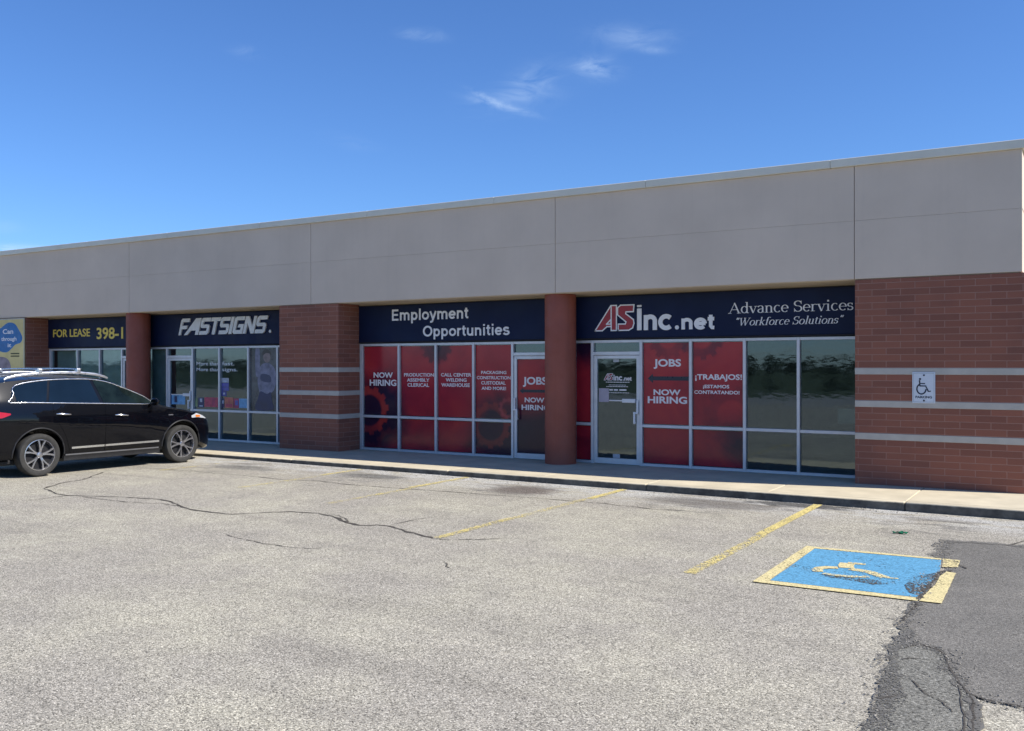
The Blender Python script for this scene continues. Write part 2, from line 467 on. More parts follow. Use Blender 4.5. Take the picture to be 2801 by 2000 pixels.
M_PATCH = asphalt_mat('smooth_asphalt_patch', (.160, .153, .138), (.196, .186, .166), .8, False, 150)
M_PATCH2 = asphalt_mat('coarse_asphalt_patch', (.160, .157, .139), (.20, .195, .17), .95, False, 105)
M_CRACK = paint_mat('crack_filler', (.075, .066, .054))
M_PAINT_Y = paint_mat('worn_yellow_paint', (.61, .50, .19))
M_PAINT_P = paint_mat('pale_yellow_paint', (.60, .51, .26))
M_PAINT_B = paint_mat('worn_blue_paint', (.100, .292, .452))

# ------------------------------------------------------------------ ground
def gz(x): return -.0945 - .004 * (x + 8)

LOT = (-60.0, 40.0, -28.0, -1.68)
mb = MB()
nx, ny = 50, 20
grid = [[mb.bm.verts.new((LOT[0] + (LOT[1] - LOT[0]) * i / nx, LOT[2] + (LOT[3] - LOT[2]) * j / ny, gz(LOT[0] + (LOT[1] - LOT[0]) * i / nx))) for i in range(nx + 1)] for j in range(ny + 1)]
for j in range(ny):
    for i in range(nx): mb.bm.faces.new((grid[j][i], grid[j][i + 1], grid[j + 1][i + 1], grid[j + 1][i]))
lot = obj('parking_lot', mb, M_ASPH); tag(lot, kind='structure')

def densify(pts, step, jit, closed=False):
    out = []
    n = len(pts)
    for i in range(n if closed else n - 1):
        a = Vector(pts[i]); b = Vector(pts[(i + 1) % n]); L = (b - a).length; m = max(1, int(L / step))
        for q in range(m):
            p = a.lerp(b, q / m)
            if q: p = p + Vector((random.uniform(-jit, jit), random.uniform(-jit, jit)))
            out.append(p)
    if not closed: out.append(Vector(pts[-1]))
    return out

def sheet(name, pts, h, mat, parent=lot, step=0.0, jit=0.0, hole=None):
    p2 = densify(pts, step, jit, True) if step else [Vector(p) for p in pts]
    mb = MB(); mb.face([(p.x, p.y, gz(p.x) + h) for p in p2])
    bmesh.ops.triangulate(mb.bm, faces=mb.bm.faces[:])
    for f in mb.bm.faces:
        f.normal_update()
        if f.normal.z < 0: f.normal_flip()
    return obj(name, mb, mat, parent, fix=False)

def crack(pts, w, h=.004, jit=.02, step=.09, wear=.30):
    P = densify(pts, step, jit)
    mb = MB(); prev = None
    for i, p in enumerate(P):
        t = (P[min(i + 1, len(P) - 1)] - P[max(i - 1, 0)]).normalized(); nn = Vector((-t.y, t.x))
        ww = w * random.uniform(.35, 1.25) * (.25 if i in (0, len(P) - 1) else 1)
        a = p + nn * ww / 2; b = p - nn * ww / 2
        cur = (mb.bm.verts.new((a.x, a.y, gz(a.x) + h)), mb.bm.verts.new((b.x, b.y, gz(b.x) + h)))
        if prev: mb.bm.faces.new((prev[0], prev[1], cur[1], cur[0]))
        prev = cur
    for f in mb.bm.faces:
        f.normal_update()
        if f.normal.z < 0: f.normal_flip()
    o = obj('crack', mb, M_CRACK, lot, fix=False); o['wear'] = wear; return o

CR = [
 ([(-14.79, -4.44), (-14.54, -4.79), (-14.24, -5.16), (-14.07, -5.44), (-14.06, -5.61), (-13.99, -5.83), (-13.78, -6.11), (-13.62, -6.35)], .05),
 ([(-13.62, -6.35), (-13.34, -6.43), (-12.92, -6.6), (-12.61, -6.62), (-12.29, -6.5), (-11.76, -6.28), (-11.37, -6.22), (-11.14, -6.17), (-10.79, -6.27), (-10.4, -6.44), (-10.05, -6.56), (-9.66, -6.58), (-9.31, -6.54), (-9.06, -6.24), (-8.83, -5.99), (-8.44, -5.9)], .05),
 ([(-8.44, -5.9), (-8.14, -5.98), (-7.65, -6.26), (-7.38, -6.32), (-7.24, -6.19), (-7.02, -6.19), (-6.74, -6.32), (-6.44, -6.43), (-6.17, -6.54)], .065),
 ([(-6.17, -6.54), (-5.99, -6.51), (-5.74, -6.34), (-5.5, -6.09)], .04),
 ([(-12.69, -7.26), (-12.6, -7.09), (-12.62, -6.88), (-12.59, -6.63)], .035),
 ([(-12.34, -6.58), (-11.92, -6.6), (-11.53, -6.58), (-11.09, -6.52), (-10.82, -6.42), (-10.41, -6.45)], .03),
 ([(-8.35, -7.54), (-7.96, -7.66), (-7.61, -7.72), (-7.33, -7.72), (-7.11, -7.73), (-6.92, -7.68), (-6.79, -7.51)], .028),
 ([(-8.34, -5.88), (-8.1, -5.9), (-7.89, -6.02), (-7.64, -6.21)], .035),
 ([(-7.13, -6.03), (-7.09, -5.62), (-7.01, -5.27)], .022),
 ([(-14.55, -3.71), (-13.73, -3.59), (-13.02, -3.57), (-12.2, -3.55), (-11.36, -3.61), (-10.79, -3.44), (-10.03, -3.5), (-9.28, -3.45), (-8.57, -3.39), (-7.75, -3.31), (-6.67, -3.23), (-5.81, -3.18), (-4.98, -3.29), (-4.49, -3.2)], .035),
 ([(-5.37, -7.47), (-5.12, -7.69)], .025),
 ([(-.77, -3.66), (-.69, -3.45), (-.62, -3.23), (-.4, -2.9)], .04),
]
for p, w in CR: crack(p, w * .85, wear=.26 if w > .04 else .36)

# asphalt patches: a smooth new one, a coarser older one beside it
sheet('smooth_patch', [(-1.36, -3.66), (-1.29, -4.63), (-1.22, -4.76), (-1.16, -5.32), (-1.21, -5.68), (-1.2, -6.65), (-1.2, -6.78), (-1.19, -7.17), (-1.2, -7.51), (-1.12, -7.54), (-1.13, -7.9), (-1.01, -7.97), (-.91, -8.01), (-.83, -8.12), (-.77, -8.38), (-.68, -8.69), (-.61, -8.87), (-.53, -8.92), (-.32, -8.94), (.5, -9.1), (4, -9.4), (9, -9.0), (9, -3.2), (2, -3.45), (-.6, -3.59)], .004, M_PATCH, step=.12, jit=.012)
sheet('coarse_patch', [(-1.13, -7.905), (-1.15, -8.1), (-1.17, -8.2), (-1.12, -8.39), (-1.09, -8.83), (-1.04, -9.3), (-1.03, -9.72), (-1.0, -10.7), (-.5, -10.7), (-.53, -9.45), (-.55, -9.22), (-.57, -9.01), (-.615, -8.875), (-.685, -8.69), (-.775, -8.38), (-.835, -8.125), (-.91, -8.015), (-1.01, -7.975)], .006, M_PATCH2, step=.1, jit=.008)
for p, w in (([(-1.1, -8.16), (-1.01, -7.97), (-.91, -8.01), (-.83, -8.12), (-.77, -8.38), (-.68, -8.69), (-.61, -8.87), (-.53, -8.92), (-.4, -8.94), (-.32, -8.94), (.6, -9.12)], .014),
             ([(-.61, -8.87), (-.57, -9.01), (-.55, -9.22), (-.53, -9.45), (-.5, -10.0)], .016), ([(-.68, -8.71), (-.63, -9.04), (-.59, -9.25), (-.57, -9.48), (-.56, -9.9)], .010),
             ([(-1.22, -4.76), (-1.12, -4.9), (-.99, -5.15)], .022), ([(-.95, -8.31), (-1.02, -8.34), (-1.06, -8.41)], .015), ([(-1.07, -9.25), (-1.03, -9.22), (-.96, -9.14)], .018),
             ([(-1.18, -6.7), (-1.2, -7.1), (-1.21, -7.5)], .02), ([(-.95, -8.75), (-.83, -9.0), (-.72, -9.1), (-.65, -9.25)], .012)):
    crack(p, w, .0105, .008, .05)

M_EDGE = paint_mat('patch_crumble', (.15, .142, .125))
M_EDGE2 = paint_mat('patch_seam', (.125, .119, .105))
def edging(pts, w, mat, wear, h):
    o = crack(pts, w, h, .03, .07, wear); o.data.materials.clear(); o.data.materials.append(mat); o.name = 'crumbled_edge'; return o
edging([(-.3, -3.6), (-.81, -3.60), (-1.36, -3.66), (-1.30, -4.63), (-1.24, -4.76)], .16, M_EDGE, .42, .0075)
edging([(-1.21, -6.7), (-1.2, -7.1), (-1.2, -7.5), (-1.11, -7.8), (-1.14, -8.2), (-1.08, -8.5), (-1.05, -8.83), (-1.00, -9.3), (-.97, -9.9)], .12, M_EDGE2, .42, .0085)
edging([(-1.13, -7.9), (-1.01, -7.97), (-.91, -8.01), (-.83, -8.12), (-.77, -8.38), (-.68, -8.69), (-.61, -8.87)], .11, M_EDGE2, .52, .0088)
edging([(-.60, -8.87), (-.55, -9.05), (-.53, -9.3), (-.53, -9.9)], .09, M_EDGE2, .30, .0092)
edging([(-.61, -8.87), (-.32, -8.96), (.4, -9.12)], .05, M_EDGE2, .36, .0082)
edging([(-1.16, -8.3), (-1.13, -8.6), (-1.02, -8.9), (-.98, -9.4), (-.95, -9.9)], .16, M_EDGE2, .60, .0095)
# loose stones along the broken edges
mb = MB()
def stones(path, n, spread, r0, r1):
    for _ in range(n):
        i = random.randrange(len(path) - 1); p = Vector(path[i]).lerp(Vector(path[i + 1]), random.random())
        x, y = p.x + random.gauss(0, spread), p.y + random.gauss(0, spread); r = random.uniform(r0, r1) ** 1
        rr = bmesh.ops.create_icosphere(mb.bm, subdivisions=1, radius=1)
        for v in rr['verts']: v.co = Vector((x + v.co.x * r * random.uniform(.7, 1.2), y + v.co.y * r * random.uniform(.7, 1.2), gz(x) + .006 + r * .35 + v.co.z * r * .6))
stones([(-1.36, -3.66), (-1.29, -4.63), (-1.17, -5.3), (-1.2, -6.0), (-1.2, -6.7), (-1.2, -7.5), (-1.15, -8.1), (-1.08, -8.9), (-1.03, -9.7)], 260, .07, .003, .010)
stones([(-1.17, -5.4), (-1.2, -6.0), (-1.22, -6.6)], 150, .05, .003, .012)
stones([(-1.1, -7.9), (-.8, -8.1), (-.61, -8.87), (-.3, -8.95)], 120, .05, .003, .009)
stones([(-14, -1.85), (-8, -1.85), (-3, -1.8), (1, -1.8)], 260, .10, .004, .012)
stones([(-12, -9), (-4, -7), (-6, -10.5), (-1.5, -9.5)], 90, 1.2, .002, .006)
tag(obj('loose_gravel', mb, plain('grey_stone', (.27, .25, .215), .9, 0, .2, .4, 60), None, 60), kind='stuff')

# stall lines
def strip(name, x0, x1, y0, y1, h, mat, wear):
    mb = MB(); n = max(1, int((y1 - y0) / .5))
    for i in range(n):
        a = y0 + (y1 - y0) * i / n; b = y0 + (y1 - y0) * (i + 1) / n
        f = mb.face([(x0, a, gz(x0) + h), (x1, a, gz(x1) + h), (x1, b, gz(x1) + h), (x0, b, gz(x0) + h)])
    bmesh.ops.remove_doubles(mb.bm, verts=mb.bm.verts[:], dist=1e-5)
    o = obj(name, mb, mat, lot, fix=False); o['wear'] = wear
    return o
strip('stall_line', -3.24, -3.12, -4.4, -1.72, .007, M_PAINT_Y, .33)
strip('stall_line', -3.21, -3.09, -6.7, -4.4, .007, M_PAINT_Y, .54)
strip('stall_line', -6.14, -6.03, -2.9, -1.72, .007, M_PAINT_Y, .36)
strip('stall_line', -6.17, -6.06, -4.9, -2.9, .007, M_PAINT_Y, .64)
strip('stall_line', -6.20, -6.09, -6.5, -4.9, .007, M_PAINT_Y, .54)
strip('stall_line', -9.02, -8.91, -3.3, -1.72, .007, M_PAINT_Y, .45)
strip('stall_line', -8.96, -8.85, -5.2, -3.3, .007, M_PAINT_Y, .64)
strip('stall_line', -11.3, -11.18, -2.8, -1.75, .007, M_PAINT_Y, .56)
strip('stall_line', -11.24, -11.12, -4.7, -2.8, .007, M_PAINT_Y, .68)
strip('stall_line', -14.2, -14.08, -3.8, -1.75, .007, M_PAINT_Y, .68)
strip('stall_line', -17.1, -16.98, -5.0, -1.75, .007, M_PAINT_Y, .5)

# painted accessible-space box: blue field, yellow border, worn wheelchair mark
def quad_sheet(name, a, mat, h, wear, step=.25):
    o = sheet(name, a, h, mat, step=step, jit=.004); o['wear'] = wear; return o
quad_sheet('blue_field', [(-2.45, -4.92), (-2.43, -6.60), (-1.23, -6.57), (-1.185, -6.3), (-1.20, -5.9), (-1.19, -5.5), (-1.235, -5.0), (-1.25, -4.85)], M_PAINT_B, .009, .17)
quad_sheet('border_stripe', [(-2.56, -4.81), (-2.55, -6.73), (-2.435, -6.735), (-2.455, -4.82)], M_PAINT_P, .010, .20)
quad_sheet('border_stripe', [(-2.435, -6.61), (-2.435, -6.735), (-1.2, -6.70), (-1.21, -6.585)], M_PAINT_P, .010, .16)
quad_sheet('border_stripe', [(-2.455, -4.82), (-2.455, -4.91), (-1.25, -4.84), (-1.26, -4.765)], M_PAINT_P, .010, .30)
quad_sheet('border_stripe', [(-1.19, -6.70), (-1.02, -6.69), (-1.055, -5.42), (-1.14, -5.40), (-1.165, -5.66), (-1.155, -5.94), (-1.17, -6.32)], M_PAINT_P, .0125, .24, .05)
quad_sheet('border_stripe', [(-1.245, -4.78), (-1.09, -4.77), (-1.07, -5.14), (-1.2, -5.2)], M_PAINT_P, .0125, .40, .1)
crack([(-1.21, -6.66), (-1.19, -6.33), (-1.19, -5.94), (-1.2, -5.67), (-1.17, -5.42), (-1.1, -5.3)], .045, .0145, .022, .04, .42)
quad_sheet('scuff', [(-2.12, -6.13), (-1.9, -6.12), (-1.62, -6.10), (-1.5, -6.2), (-1.62, -6.30), (-1.8, -6.24), (-2.0, -6.21)], M_CRACK, .012, .52, .1)
quad_sheet('scuff', [(-1.36, -5.75), (-1.22, -5.5), (-1.2, -6.1), (-1.21, -6.5), (-1.3, -6.45), (-1.38, -6.2)], M_CRACK, .012, .58, .1)
def flat_stroke(mb, pts, w, h):
    P = [Vector(p) for p in pts]; prev = None
    for i, p in enumerate(P):
        t = (P[min(i + 1, len(P) - 1)] - P[max(i - 1, 0)]).normalized(); nn = Vector((-t.y, t.x)) * w / 2
        cur = [mb.bm.verts.new((q.x, q.y, gz(q.x) + h)) for q in (p + nn, p - nn)]
        if prev: mb.bm.faces.new((prev[0], prev[1], cur[1], cur[0]))
        prev = cur
mb = MB()
for q, (p, w) in enumerate((([(-1.84, -5.46), (-2.0, -5.48)], .075), ([(-2.0, -5.50), (-1.99, -5.62), (-1.96, -5.73)], .14), ([(-1.92, -5.75), (-1.74, -5.80), (-1.65, -5.89), (-1.57, -5.96)], .11), ([(-1.575, -5.965), (-1.47, -5.94)], .045),
                            ([(-2.03, -5.77), (-2.12, -5.80), (-2.17, -5.87), (-2.18, -5.95), (-2.15, -6.04)], .10), ([(-2.09, -6.08), (-1.98, -6.105), (-1.86, -6.09), (-1.70, -6.02)], .07))):
    flat_stroke(mb, densify(p, .05, .004), w, .013 + .0004 * q)
for f in mb.bm.faces:
    f.normal_update()
    if f.normal.z < 0: f.normal_flip()
o = obj('wheelchair_symbol', mb, M_PAINT_P, lot, fix=False); o['wear'] = .33

# sidewalk in slabs, its front edge the kerb
mb = MB()
xs = [-46 + 1.83 * i for i in range(29)]
for a, b in zip(xs, xs[1:]): mb.box(a + .004, b - .004, -1.53, .70, -.35, 0, .008)
walk = obj('sidewalk', mb, M_CONC); tag(walk, kind='structure')
def kerb_mat():
    m, nt, n, l, b = newmat('kerb_concrete'); k = NB(nt); co = k.coord(); x, y, z = k.sep(co)
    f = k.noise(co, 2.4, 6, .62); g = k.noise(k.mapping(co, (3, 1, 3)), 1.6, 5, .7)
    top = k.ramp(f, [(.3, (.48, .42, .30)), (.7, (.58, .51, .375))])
    face = k.ramp(g, [(.3, (.06, .055, .048)), (.55, (.13, .12, .10)), (.8, (.21, .19, .155))])  # shade of the kerb face painted into its dark mottled concrete
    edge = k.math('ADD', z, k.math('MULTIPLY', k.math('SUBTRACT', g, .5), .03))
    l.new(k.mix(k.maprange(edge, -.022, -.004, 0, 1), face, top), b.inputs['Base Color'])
    b.inputs['Roughness'].default_value = .94; b.inputs['Specular IOR Level'].default_value = .2
    l.new(k.bump(k.noise(co, 30, 3, .6), .35, .008), b.inputs['Normal'])
    return m
mb = MB()
xs = [-46 + 3.66 * i for i in range(15)]
for a, b in zip(xs, xs[1:]):
    n = 12
    for i in range(n):
        pass
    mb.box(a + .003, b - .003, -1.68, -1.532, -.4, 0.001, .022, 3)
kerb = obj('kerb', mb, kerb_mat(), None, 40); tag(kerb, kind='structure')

# land beyond the lot: grass behind the camera, seen in the shop glass
M_GRASS = plain('grass_ground', (.075, .095, .055), .95, 0, .1, .35, .8, .5, 30)
mb = MB(); mb.box(-900, 900, -900, 900, -4, -.42)
grd = obj('ground', mb, M_GRASS); tag(grd, kind='structure')
mb = MB()
for i in range(60):
    a = -150 + 5 * i
    mb.face([(a, -28, -.40), (a + 5, -28, -.40), (a + 5, -33, -.31), (a, -33, -.31)])
verge = obj('grass_verge', mb, M_GRASS); tag(verge, kind='structure')

def wood(name, y, x0, x1, n, hmin, hmax, zb, mat):
    mb = MB()
    for i in range(n):
        x = random.uniform(x0, x1); yy = y + random.uniform(-9, 9); h = random.uniform(hmin, hmax); r = h * random.uniform(.35, .55)
        for q in range(40):
            a = random.uniform(0, 6.28); e = random.uniform(-.9, 1); rr = r * random.uniform(.4, 1.15)
            c = Vector((x + rr * math.cos(a) * math.sqrt(1 - e * e), yy + rr * math.sin(a) * math.sqrt(1 - e * e), zb + h * .58 + e * h * .42))
            s = h * random.uniform(.06, .14)
            u = Vector((random.uniform(-1, 1), random.uniform(-1, 1), random.uniform(-1, 1))).normalized(); v = u.orthogonal().normalized(); w = u.cross(v)
            mb.face([c + v * s, c + w * s, c - v * s * .9, c - w * s]); mb.face([c + u * s, c + w * s * .8, c - u * s, c - w * s * .8])
        mb.tube([(x, yy, zb - .5), (x, yy, zb + h * .5)], [h * .03, h * .015], 5)
    o = obj(name, mb, mat, fix=False); return tag(o, kind='stuff')
M_LEAF = plain('far_leaves', (.055, .075, .060), .85, 0, .2, .45, .25)
wood('far_wood', -170, -300, 200, 620, 1.9, 3.6, -.4, M_LEAF)
wood('far_hedge', -60, -110, 70, 170, .5, 1.25, -.4, M_LEAF)
mb = MB(); mb.box(-300, 300, -46, -33, -.9, -.30)
road = obj('road', mb, plain('far_road', (.30, .29, .27), .9, 0, .2, .12, .4)); tag(road, kind='structure')

# ------------------------------------------------------------------ the strip mall
BL, BR = -40.0, -.80
ZS, ZT = 3.088, 4.81
mall = thing('strip_mall', 'long single storey strip mall of red brick and grey stucco with glass shopfronts', 'building', (-14, 0, 0))
# stucco fascia: panels with open joints in front of a darker backing
mb = MB()
joints = [BL, -32.0, -26.05, -20.107, -14.127, -8.22, -3.055, BR - .01]
gap = .005
for a, b in zip(joints, joints[1:]):
    for z0, z1 in ((3.10, 3.983), (3.983, ZT)):
        mb.box(a + gap, b - (gap if b < -1 else 0), 0, .03, z0 + (.001 if z0 > 3.5 else 0), z1 - (.001 if z1 < 4 else 0), .0015)
fascia = obj('fascia', mb, M_FASCIA, mall)
mb = MB(); mb.box(BL, BR - .03, .031, .28, 3.10, ZT); obj('joint_backing', mb, M_GROOVE, fascia)
mb = MB()
for z0, z1 in ((3.10, 3.975), (3.991, ZT)): mb.box(BR - .06, BR - .012, .032, 18, z0, z1, .004)
mb.box(BR - .28, BR - .061, .281, 18, 3.10, ZT)
obj('side_fascia', mb, M_FASCIA, mall)
# metal coping with a drip edge and lap joints
mb = MB()
xs = [BL] + [BL + 3.05 * i for i in range(1, 13)] + [BR + .03]
for a, b in zip(xs, xs[1:]): mb.box(a + .002, b - .002, -.045, .34, ZT + .002, 4.937, .006)
mb.box(BR - .34, BR + .03, .341, 18.04, ZT + .002, 4.937, .006)
obj('coping', mb, M_COPING, mall)
mb = MB(); mb.box(BL, BR - .281, .282, 18, 4.3, 4.4); obj('roof', mb, M_ROOF, mall)
mb = MB(); mb.box(BL, -3.06, .03, .78, ZS, 3.099); mb.box(-3.058, BR - .02, .03, .05, ZS + .002, 3.099); obj('soffit', mb, M_SOFFIT, mall)
# wall band above the shopfronts, behind the sign faces
mb = MB(); mb.box(BL, -3.06, .70, .9, 2.256, 3.087); obj('bulkhead', mb, M_DARK, mall)
mb = MB(); mb.box(BL, -3.062, .660, .699, 3.062, 3.0865); obj('ceiling_trim', mb, M_SOFFIT, mall)

BANDS = ((1.655, 1.754), (1.165, 1.264), (.677, .776))
def brick_block(name, x0, x1, y0, y1, ztop, parent=mall):
    mb = MB(); zs = 0.0
    zz = sorted([(a, b) for a, b in BANDS])
    for a, b in zz + [(ztop, None)]:
        mb.box(x0, x1, y0, y1, zs, a); zs = b
    o = obj(name, mb, M_BRICK, parent)
    for a, b in zz:
        m2 = MB(); m2.box(x0 - .003, x1 + .003, y0 - .003, y1, a + .001, b - .001, .004)
        obj('stone_band', m2, M_BAND, o)
    return o
brick_block('brick_pier', -15.045, -13.357, 0.0, .70, 3.087)
brick_block('brick_pier', -26.10, -24.421, 0.0, .70, 3.087)
brick_block('brick_pier', -38.6, -36.9, 0.0, .70, 3.087)
bw = brick_block('brick_wall', -3.045, BR + .028, 0.0, .30, 3.085)
mb = MB(); zs = 0
mb.box(BR - .3, BR - .001, .301, 18, 0, 3.085); obj('side_wall', mb, M_BRICK, mall)
mb = MB(); mb.box(BL, BR - .301, 17.7, 18, 0, 4.29); obj('back_wall', mb, M_BRICK, mall)
mb = MB(); mb.box(BL - .3, BL, .0, 18, 0, 4.8); obj('end_wall', mb, M_BRICK, mall)

for cx in (-8.295, -20.20, -32.1):
    mb = MB(); mb.lathe([(.287, 0), (.287, 3.075), (.283, 3.086)], 'z', (cx, .335, 0), 64)
    obj('round_column', mb, M_COLUMN, mall, 40)

# interior: floor, ceiling, party walls
mb = MB(); mb.box(BL, BR - .301, .78, 9, -.2, .002); obj('shop_floor', mb, M_FLOOR, mall)
mb = MB(); mb.box(BL, BR - .301, .901, 9, 2.75, 2.85); obj('shop_ceiling', mb, M_IWALL, mall)
mb = MB(); mb.box(BL, BR - .301, 9, 9.2, 0, 2.9); obj('shop_rear_wall', mb, M_IWALL, mall)
for x in (-14.2, -20.26, -26.2, -8.6):
    mb = MB(); mb.box(x - .07, x + .07, .9, 8.99, .004, 2.74); obj('party_wall', mb, M_IWALL, mall)

FY0, FY1, GY = .665, .775, .722
HEAD0, HEAD1, MID0, MID1, SIL1 = 2.205, 2.255, .690, .742, .048
BW = .052
def vbar(mb, xc, z0=0.0, z1=HEAD1, w=BW): mb.box(xc - w / 2, xc + w / 2, FY0, FY1, z0, z1, .004)
def hbar(mb, x0, x1, z0, z1): mb.box(x0, x1, FY0 + .003, FY1 - .003, z0, z1, .004)
def pane(x0, x1, z0, z1, parent, name='pane'):
    mb = MB(); mb.box(x0, x1, GY - .003, GY + .003, z0, z1)
    return obj(name, mb, M_GLASS, parent)
def window(xl, xr, close=False, wl=BW, mid=True):
    """one bay of shopfront glazing: its left mullion and rails, an upper and a lower pane"""
    mb = MB(); vbar(mb, xl, w=wl)
    if close: vbar(mb, xr)
    a, b = xl + wl / 2, xr - BW / 2
    for z0, z1 in ((0.001, SIL1), (MID0, MID1), (HEAD0, HEAD1)): hbar(mb, a, b, z0, z1)
    w = obj('window', mb, M_ALU, mall)
    pane(a, b, MID1, HEAD0, w); pane(a, b, SIL1, MID0, w)
    return w
ST = .062
DOOR_TOP, DOOR_BOT = 1.975, .006
def door(xl, xr, close=False):
    mb = MB(); vbar(mb, xl)
    if close: vbar(mb, xr)
    a, b = xl + BW / 2, xr - BW / 2
    hbar(mb, a, b, HEAD0, HEAD1); hbar(mb, a, b, DOOR_TOP + .006, 2.043)
    fr = obj('door_frame', mb, M_ALU_D, mall)
    pane(a, b, 2.043, HEAD0, fr, 'transom_pane')
    mb = MB(); y0, y1 = FY0 + .02, FY1 - .03
    a += .004; b -= .004
    mb.box(a, a + ST, y0, y1, DOOR_BOT, DOOR_TOP, .004); mb.box(b - ST, b, y0, y1, DOOR_BOT, DOOR_TOP, .004)
    mb.box(a + ST, b - ST, y0 + .002, y1 - .002, 1.916, DOOR_TOP, .003); mb.box(a + ST, b - ST, y0 + .002, y1 - .002, DOOR_BOT, .108, .003)
    d = obj('door', mb, M_ALU_D, mall)
    pane(a + ST, b - ST, .108, 1.916, d)
    return d, a, b
def handle(d, x, s):
    """offset pull: upper plate on the stile, grip stepping in over the glass; s = -1 grips to the left"""
    mb = MB(); y = FY0 + .02
    mb.box(x - .017, x + .017, y - .045, y - .001, .93, 1.17, .006); mb.box(x + s * .055 - .017, x + s * .055 + .017, y - .055, y - .02, .745, .96, .006)
    mb.box(min(x, x + s * .055) - .017, max(x, x + s * .055) + .017, y - .0551, y - .02, .925, .955, .004)
    mb.box(x + s * .055 - .015, x + s * .055 + .015, y - .02, y + .0, .75, .78, .003)
    return obj('handle', mb, M_LETTER, d)
def push_bar(d, x0, x1, z):
    mb = MB(); mb.box(x0, x1 - .261, GY - .03, GY - .012, z - .012, z + .012, .004); mb.box(x1 - .26, x1, GY - .04, GY - .012, z - .035, z + .035, .006)
    mb.box(x0, x0 + .03, GY - .012, GY - .0035, z - .01, z + .01); mb.box(x1 - .03, x1, GY - .012, GY - .0035, z - .01, z + .01)
    return obj('push_bar', mb, M_LETTER, d)

for a, b in ((-36.9, -35.9), (-35.9, -34.9), (-34.9, -33.9), (-33.9, -32.9), (-32.9, -31.9), (-31.9, -30.9), (-30.9, -29.9), (-29.9, -28.9), (-28.9, -27.9), (-27.9, -26.13)): window(a, b, b > -26.5)
window(-24.37, -23.168, wl=.08); window(-23.168, -22.218); window(-22.218, -21.304); dA, a, b = door(-21.304, -20.36); handle(dA, b - ST / 2, -1)
window(-20.36, -19.563); dB, a, b = door(-19.563, -18.629); handle(dB, b - ST / 2, -1); push_bar(dB, a + .1, b - .08, 1.08)
window(-18.629, -17.695); window(-17.695, -16.727); window(-16.727, -15.79); window(-15.79, -15.075, True)
window(-13.315, -12.306, wl=.075); window(-12.306, -11.359); window(-11.359, -10.441); window(-10.441, -9.534)
dC, cA, cB = door(-9.534, -8.60); handle(dC, cA + ST / 2, 1)
window(-8.60, -8.20); window(-8.20, -7.817)
dD, eA, eB = door(-7.817, -6.850); handle(dD, eB - ST / 2, -1); push_bar(dD, eA + .30, eB - .085, 1.155)
window(-6.850, -5.921); window(-5.921, -4.968); window(-4.968, -4.071); window(-4.071, -3.075, True)

M_BLIND = plain('pale_blind', (.66, .72, .70), .8, 0, .2, .15, 4)
def blinds(x0, x1, y, open_):
    t = thing('vertical_blinds', 'pale vertical blinds behind the windows of the shop to let' if x0 < -21 else 'pale slats added to brighten the narrow pane beside the round column', 'blinds', ((x0 + x1) / 2, y, 0))
    mb = MB(); x = x0
    while x < x1:
        c, s_ = math.cos(open_), math.sin(open_); w = .05
        mb.face([(x - w * c, y - w * s_, .1), (x + w * c, y + w * s_, .1), (x + w * c, y + w * s_, 2.19), (x - w * c, y - w * s_, 2.19)]); x += .088 + random.uniform(-.004, .004)
    obj('slats', mb, M_BLIND, t)
    mb = MB(); mb.box(x0 - .05, x1 + .05, y - .03, y + .03, 2.195, 2.235); obj('head_rail', mb, M_BLIND, t)
blinds(-24.2, -21.4, .83, .35)
blinds(-20.3, -19.62, .83, .35)  # slats added behind this pane to lighten its dark glass

# ------------------------------------------------------------------ sign boards
SF = .640
def sign_board(x0, x1, label):
    t = thing('sign_board', label, 'sign', ((x0 + x1) / 2, SF, 2.283), 'dark blue sign boards over the shopfronts')
    mb = MB(); mb.box(x0 + .004, x1 - .004, SF, .695, 2.290, 3.043, .006)
    obj('panel', mb, M_NAVY, t)
    mb = MB()
    mb.box(x0 + .002, x1 - .002, SF - .012, .694, 2.268, 2.289, .003); mb.box(x0 + .002, x1 - .002, SF - .012, .694, 3.044, 3.060, .003)
    obj('edge_trim', mb, M_DARK, t)
    return t
sE = sign_board(-13.355, -8.31, 'navy sign board reading Employment Opportunities in plain white letters on two lines')

sL = sign_board(-24.418, -20.215, 'navy sign board with yellow FOR LEASE and a phone number')
lines_text('lettering', [('FOR LEASE', -24.176, -22.563, 2.572, .202)], SF - .0005, .006, M_YELLOW, sL, .016)
lines_text('number', [('398-1', -22.281, -21.20, 2.498, .286)], SF - .0005, .006, M_YELLOW, sL, .02)
sF = sign_board(-20.21, -15.047, 'navy sign board with heavy silver slanted capital lettering above a shopfront of posters')
sA = sign_board(-8.305, -3.05, 'navy sign board with a red white-edged logo and serif lettering over the double width shopfront')

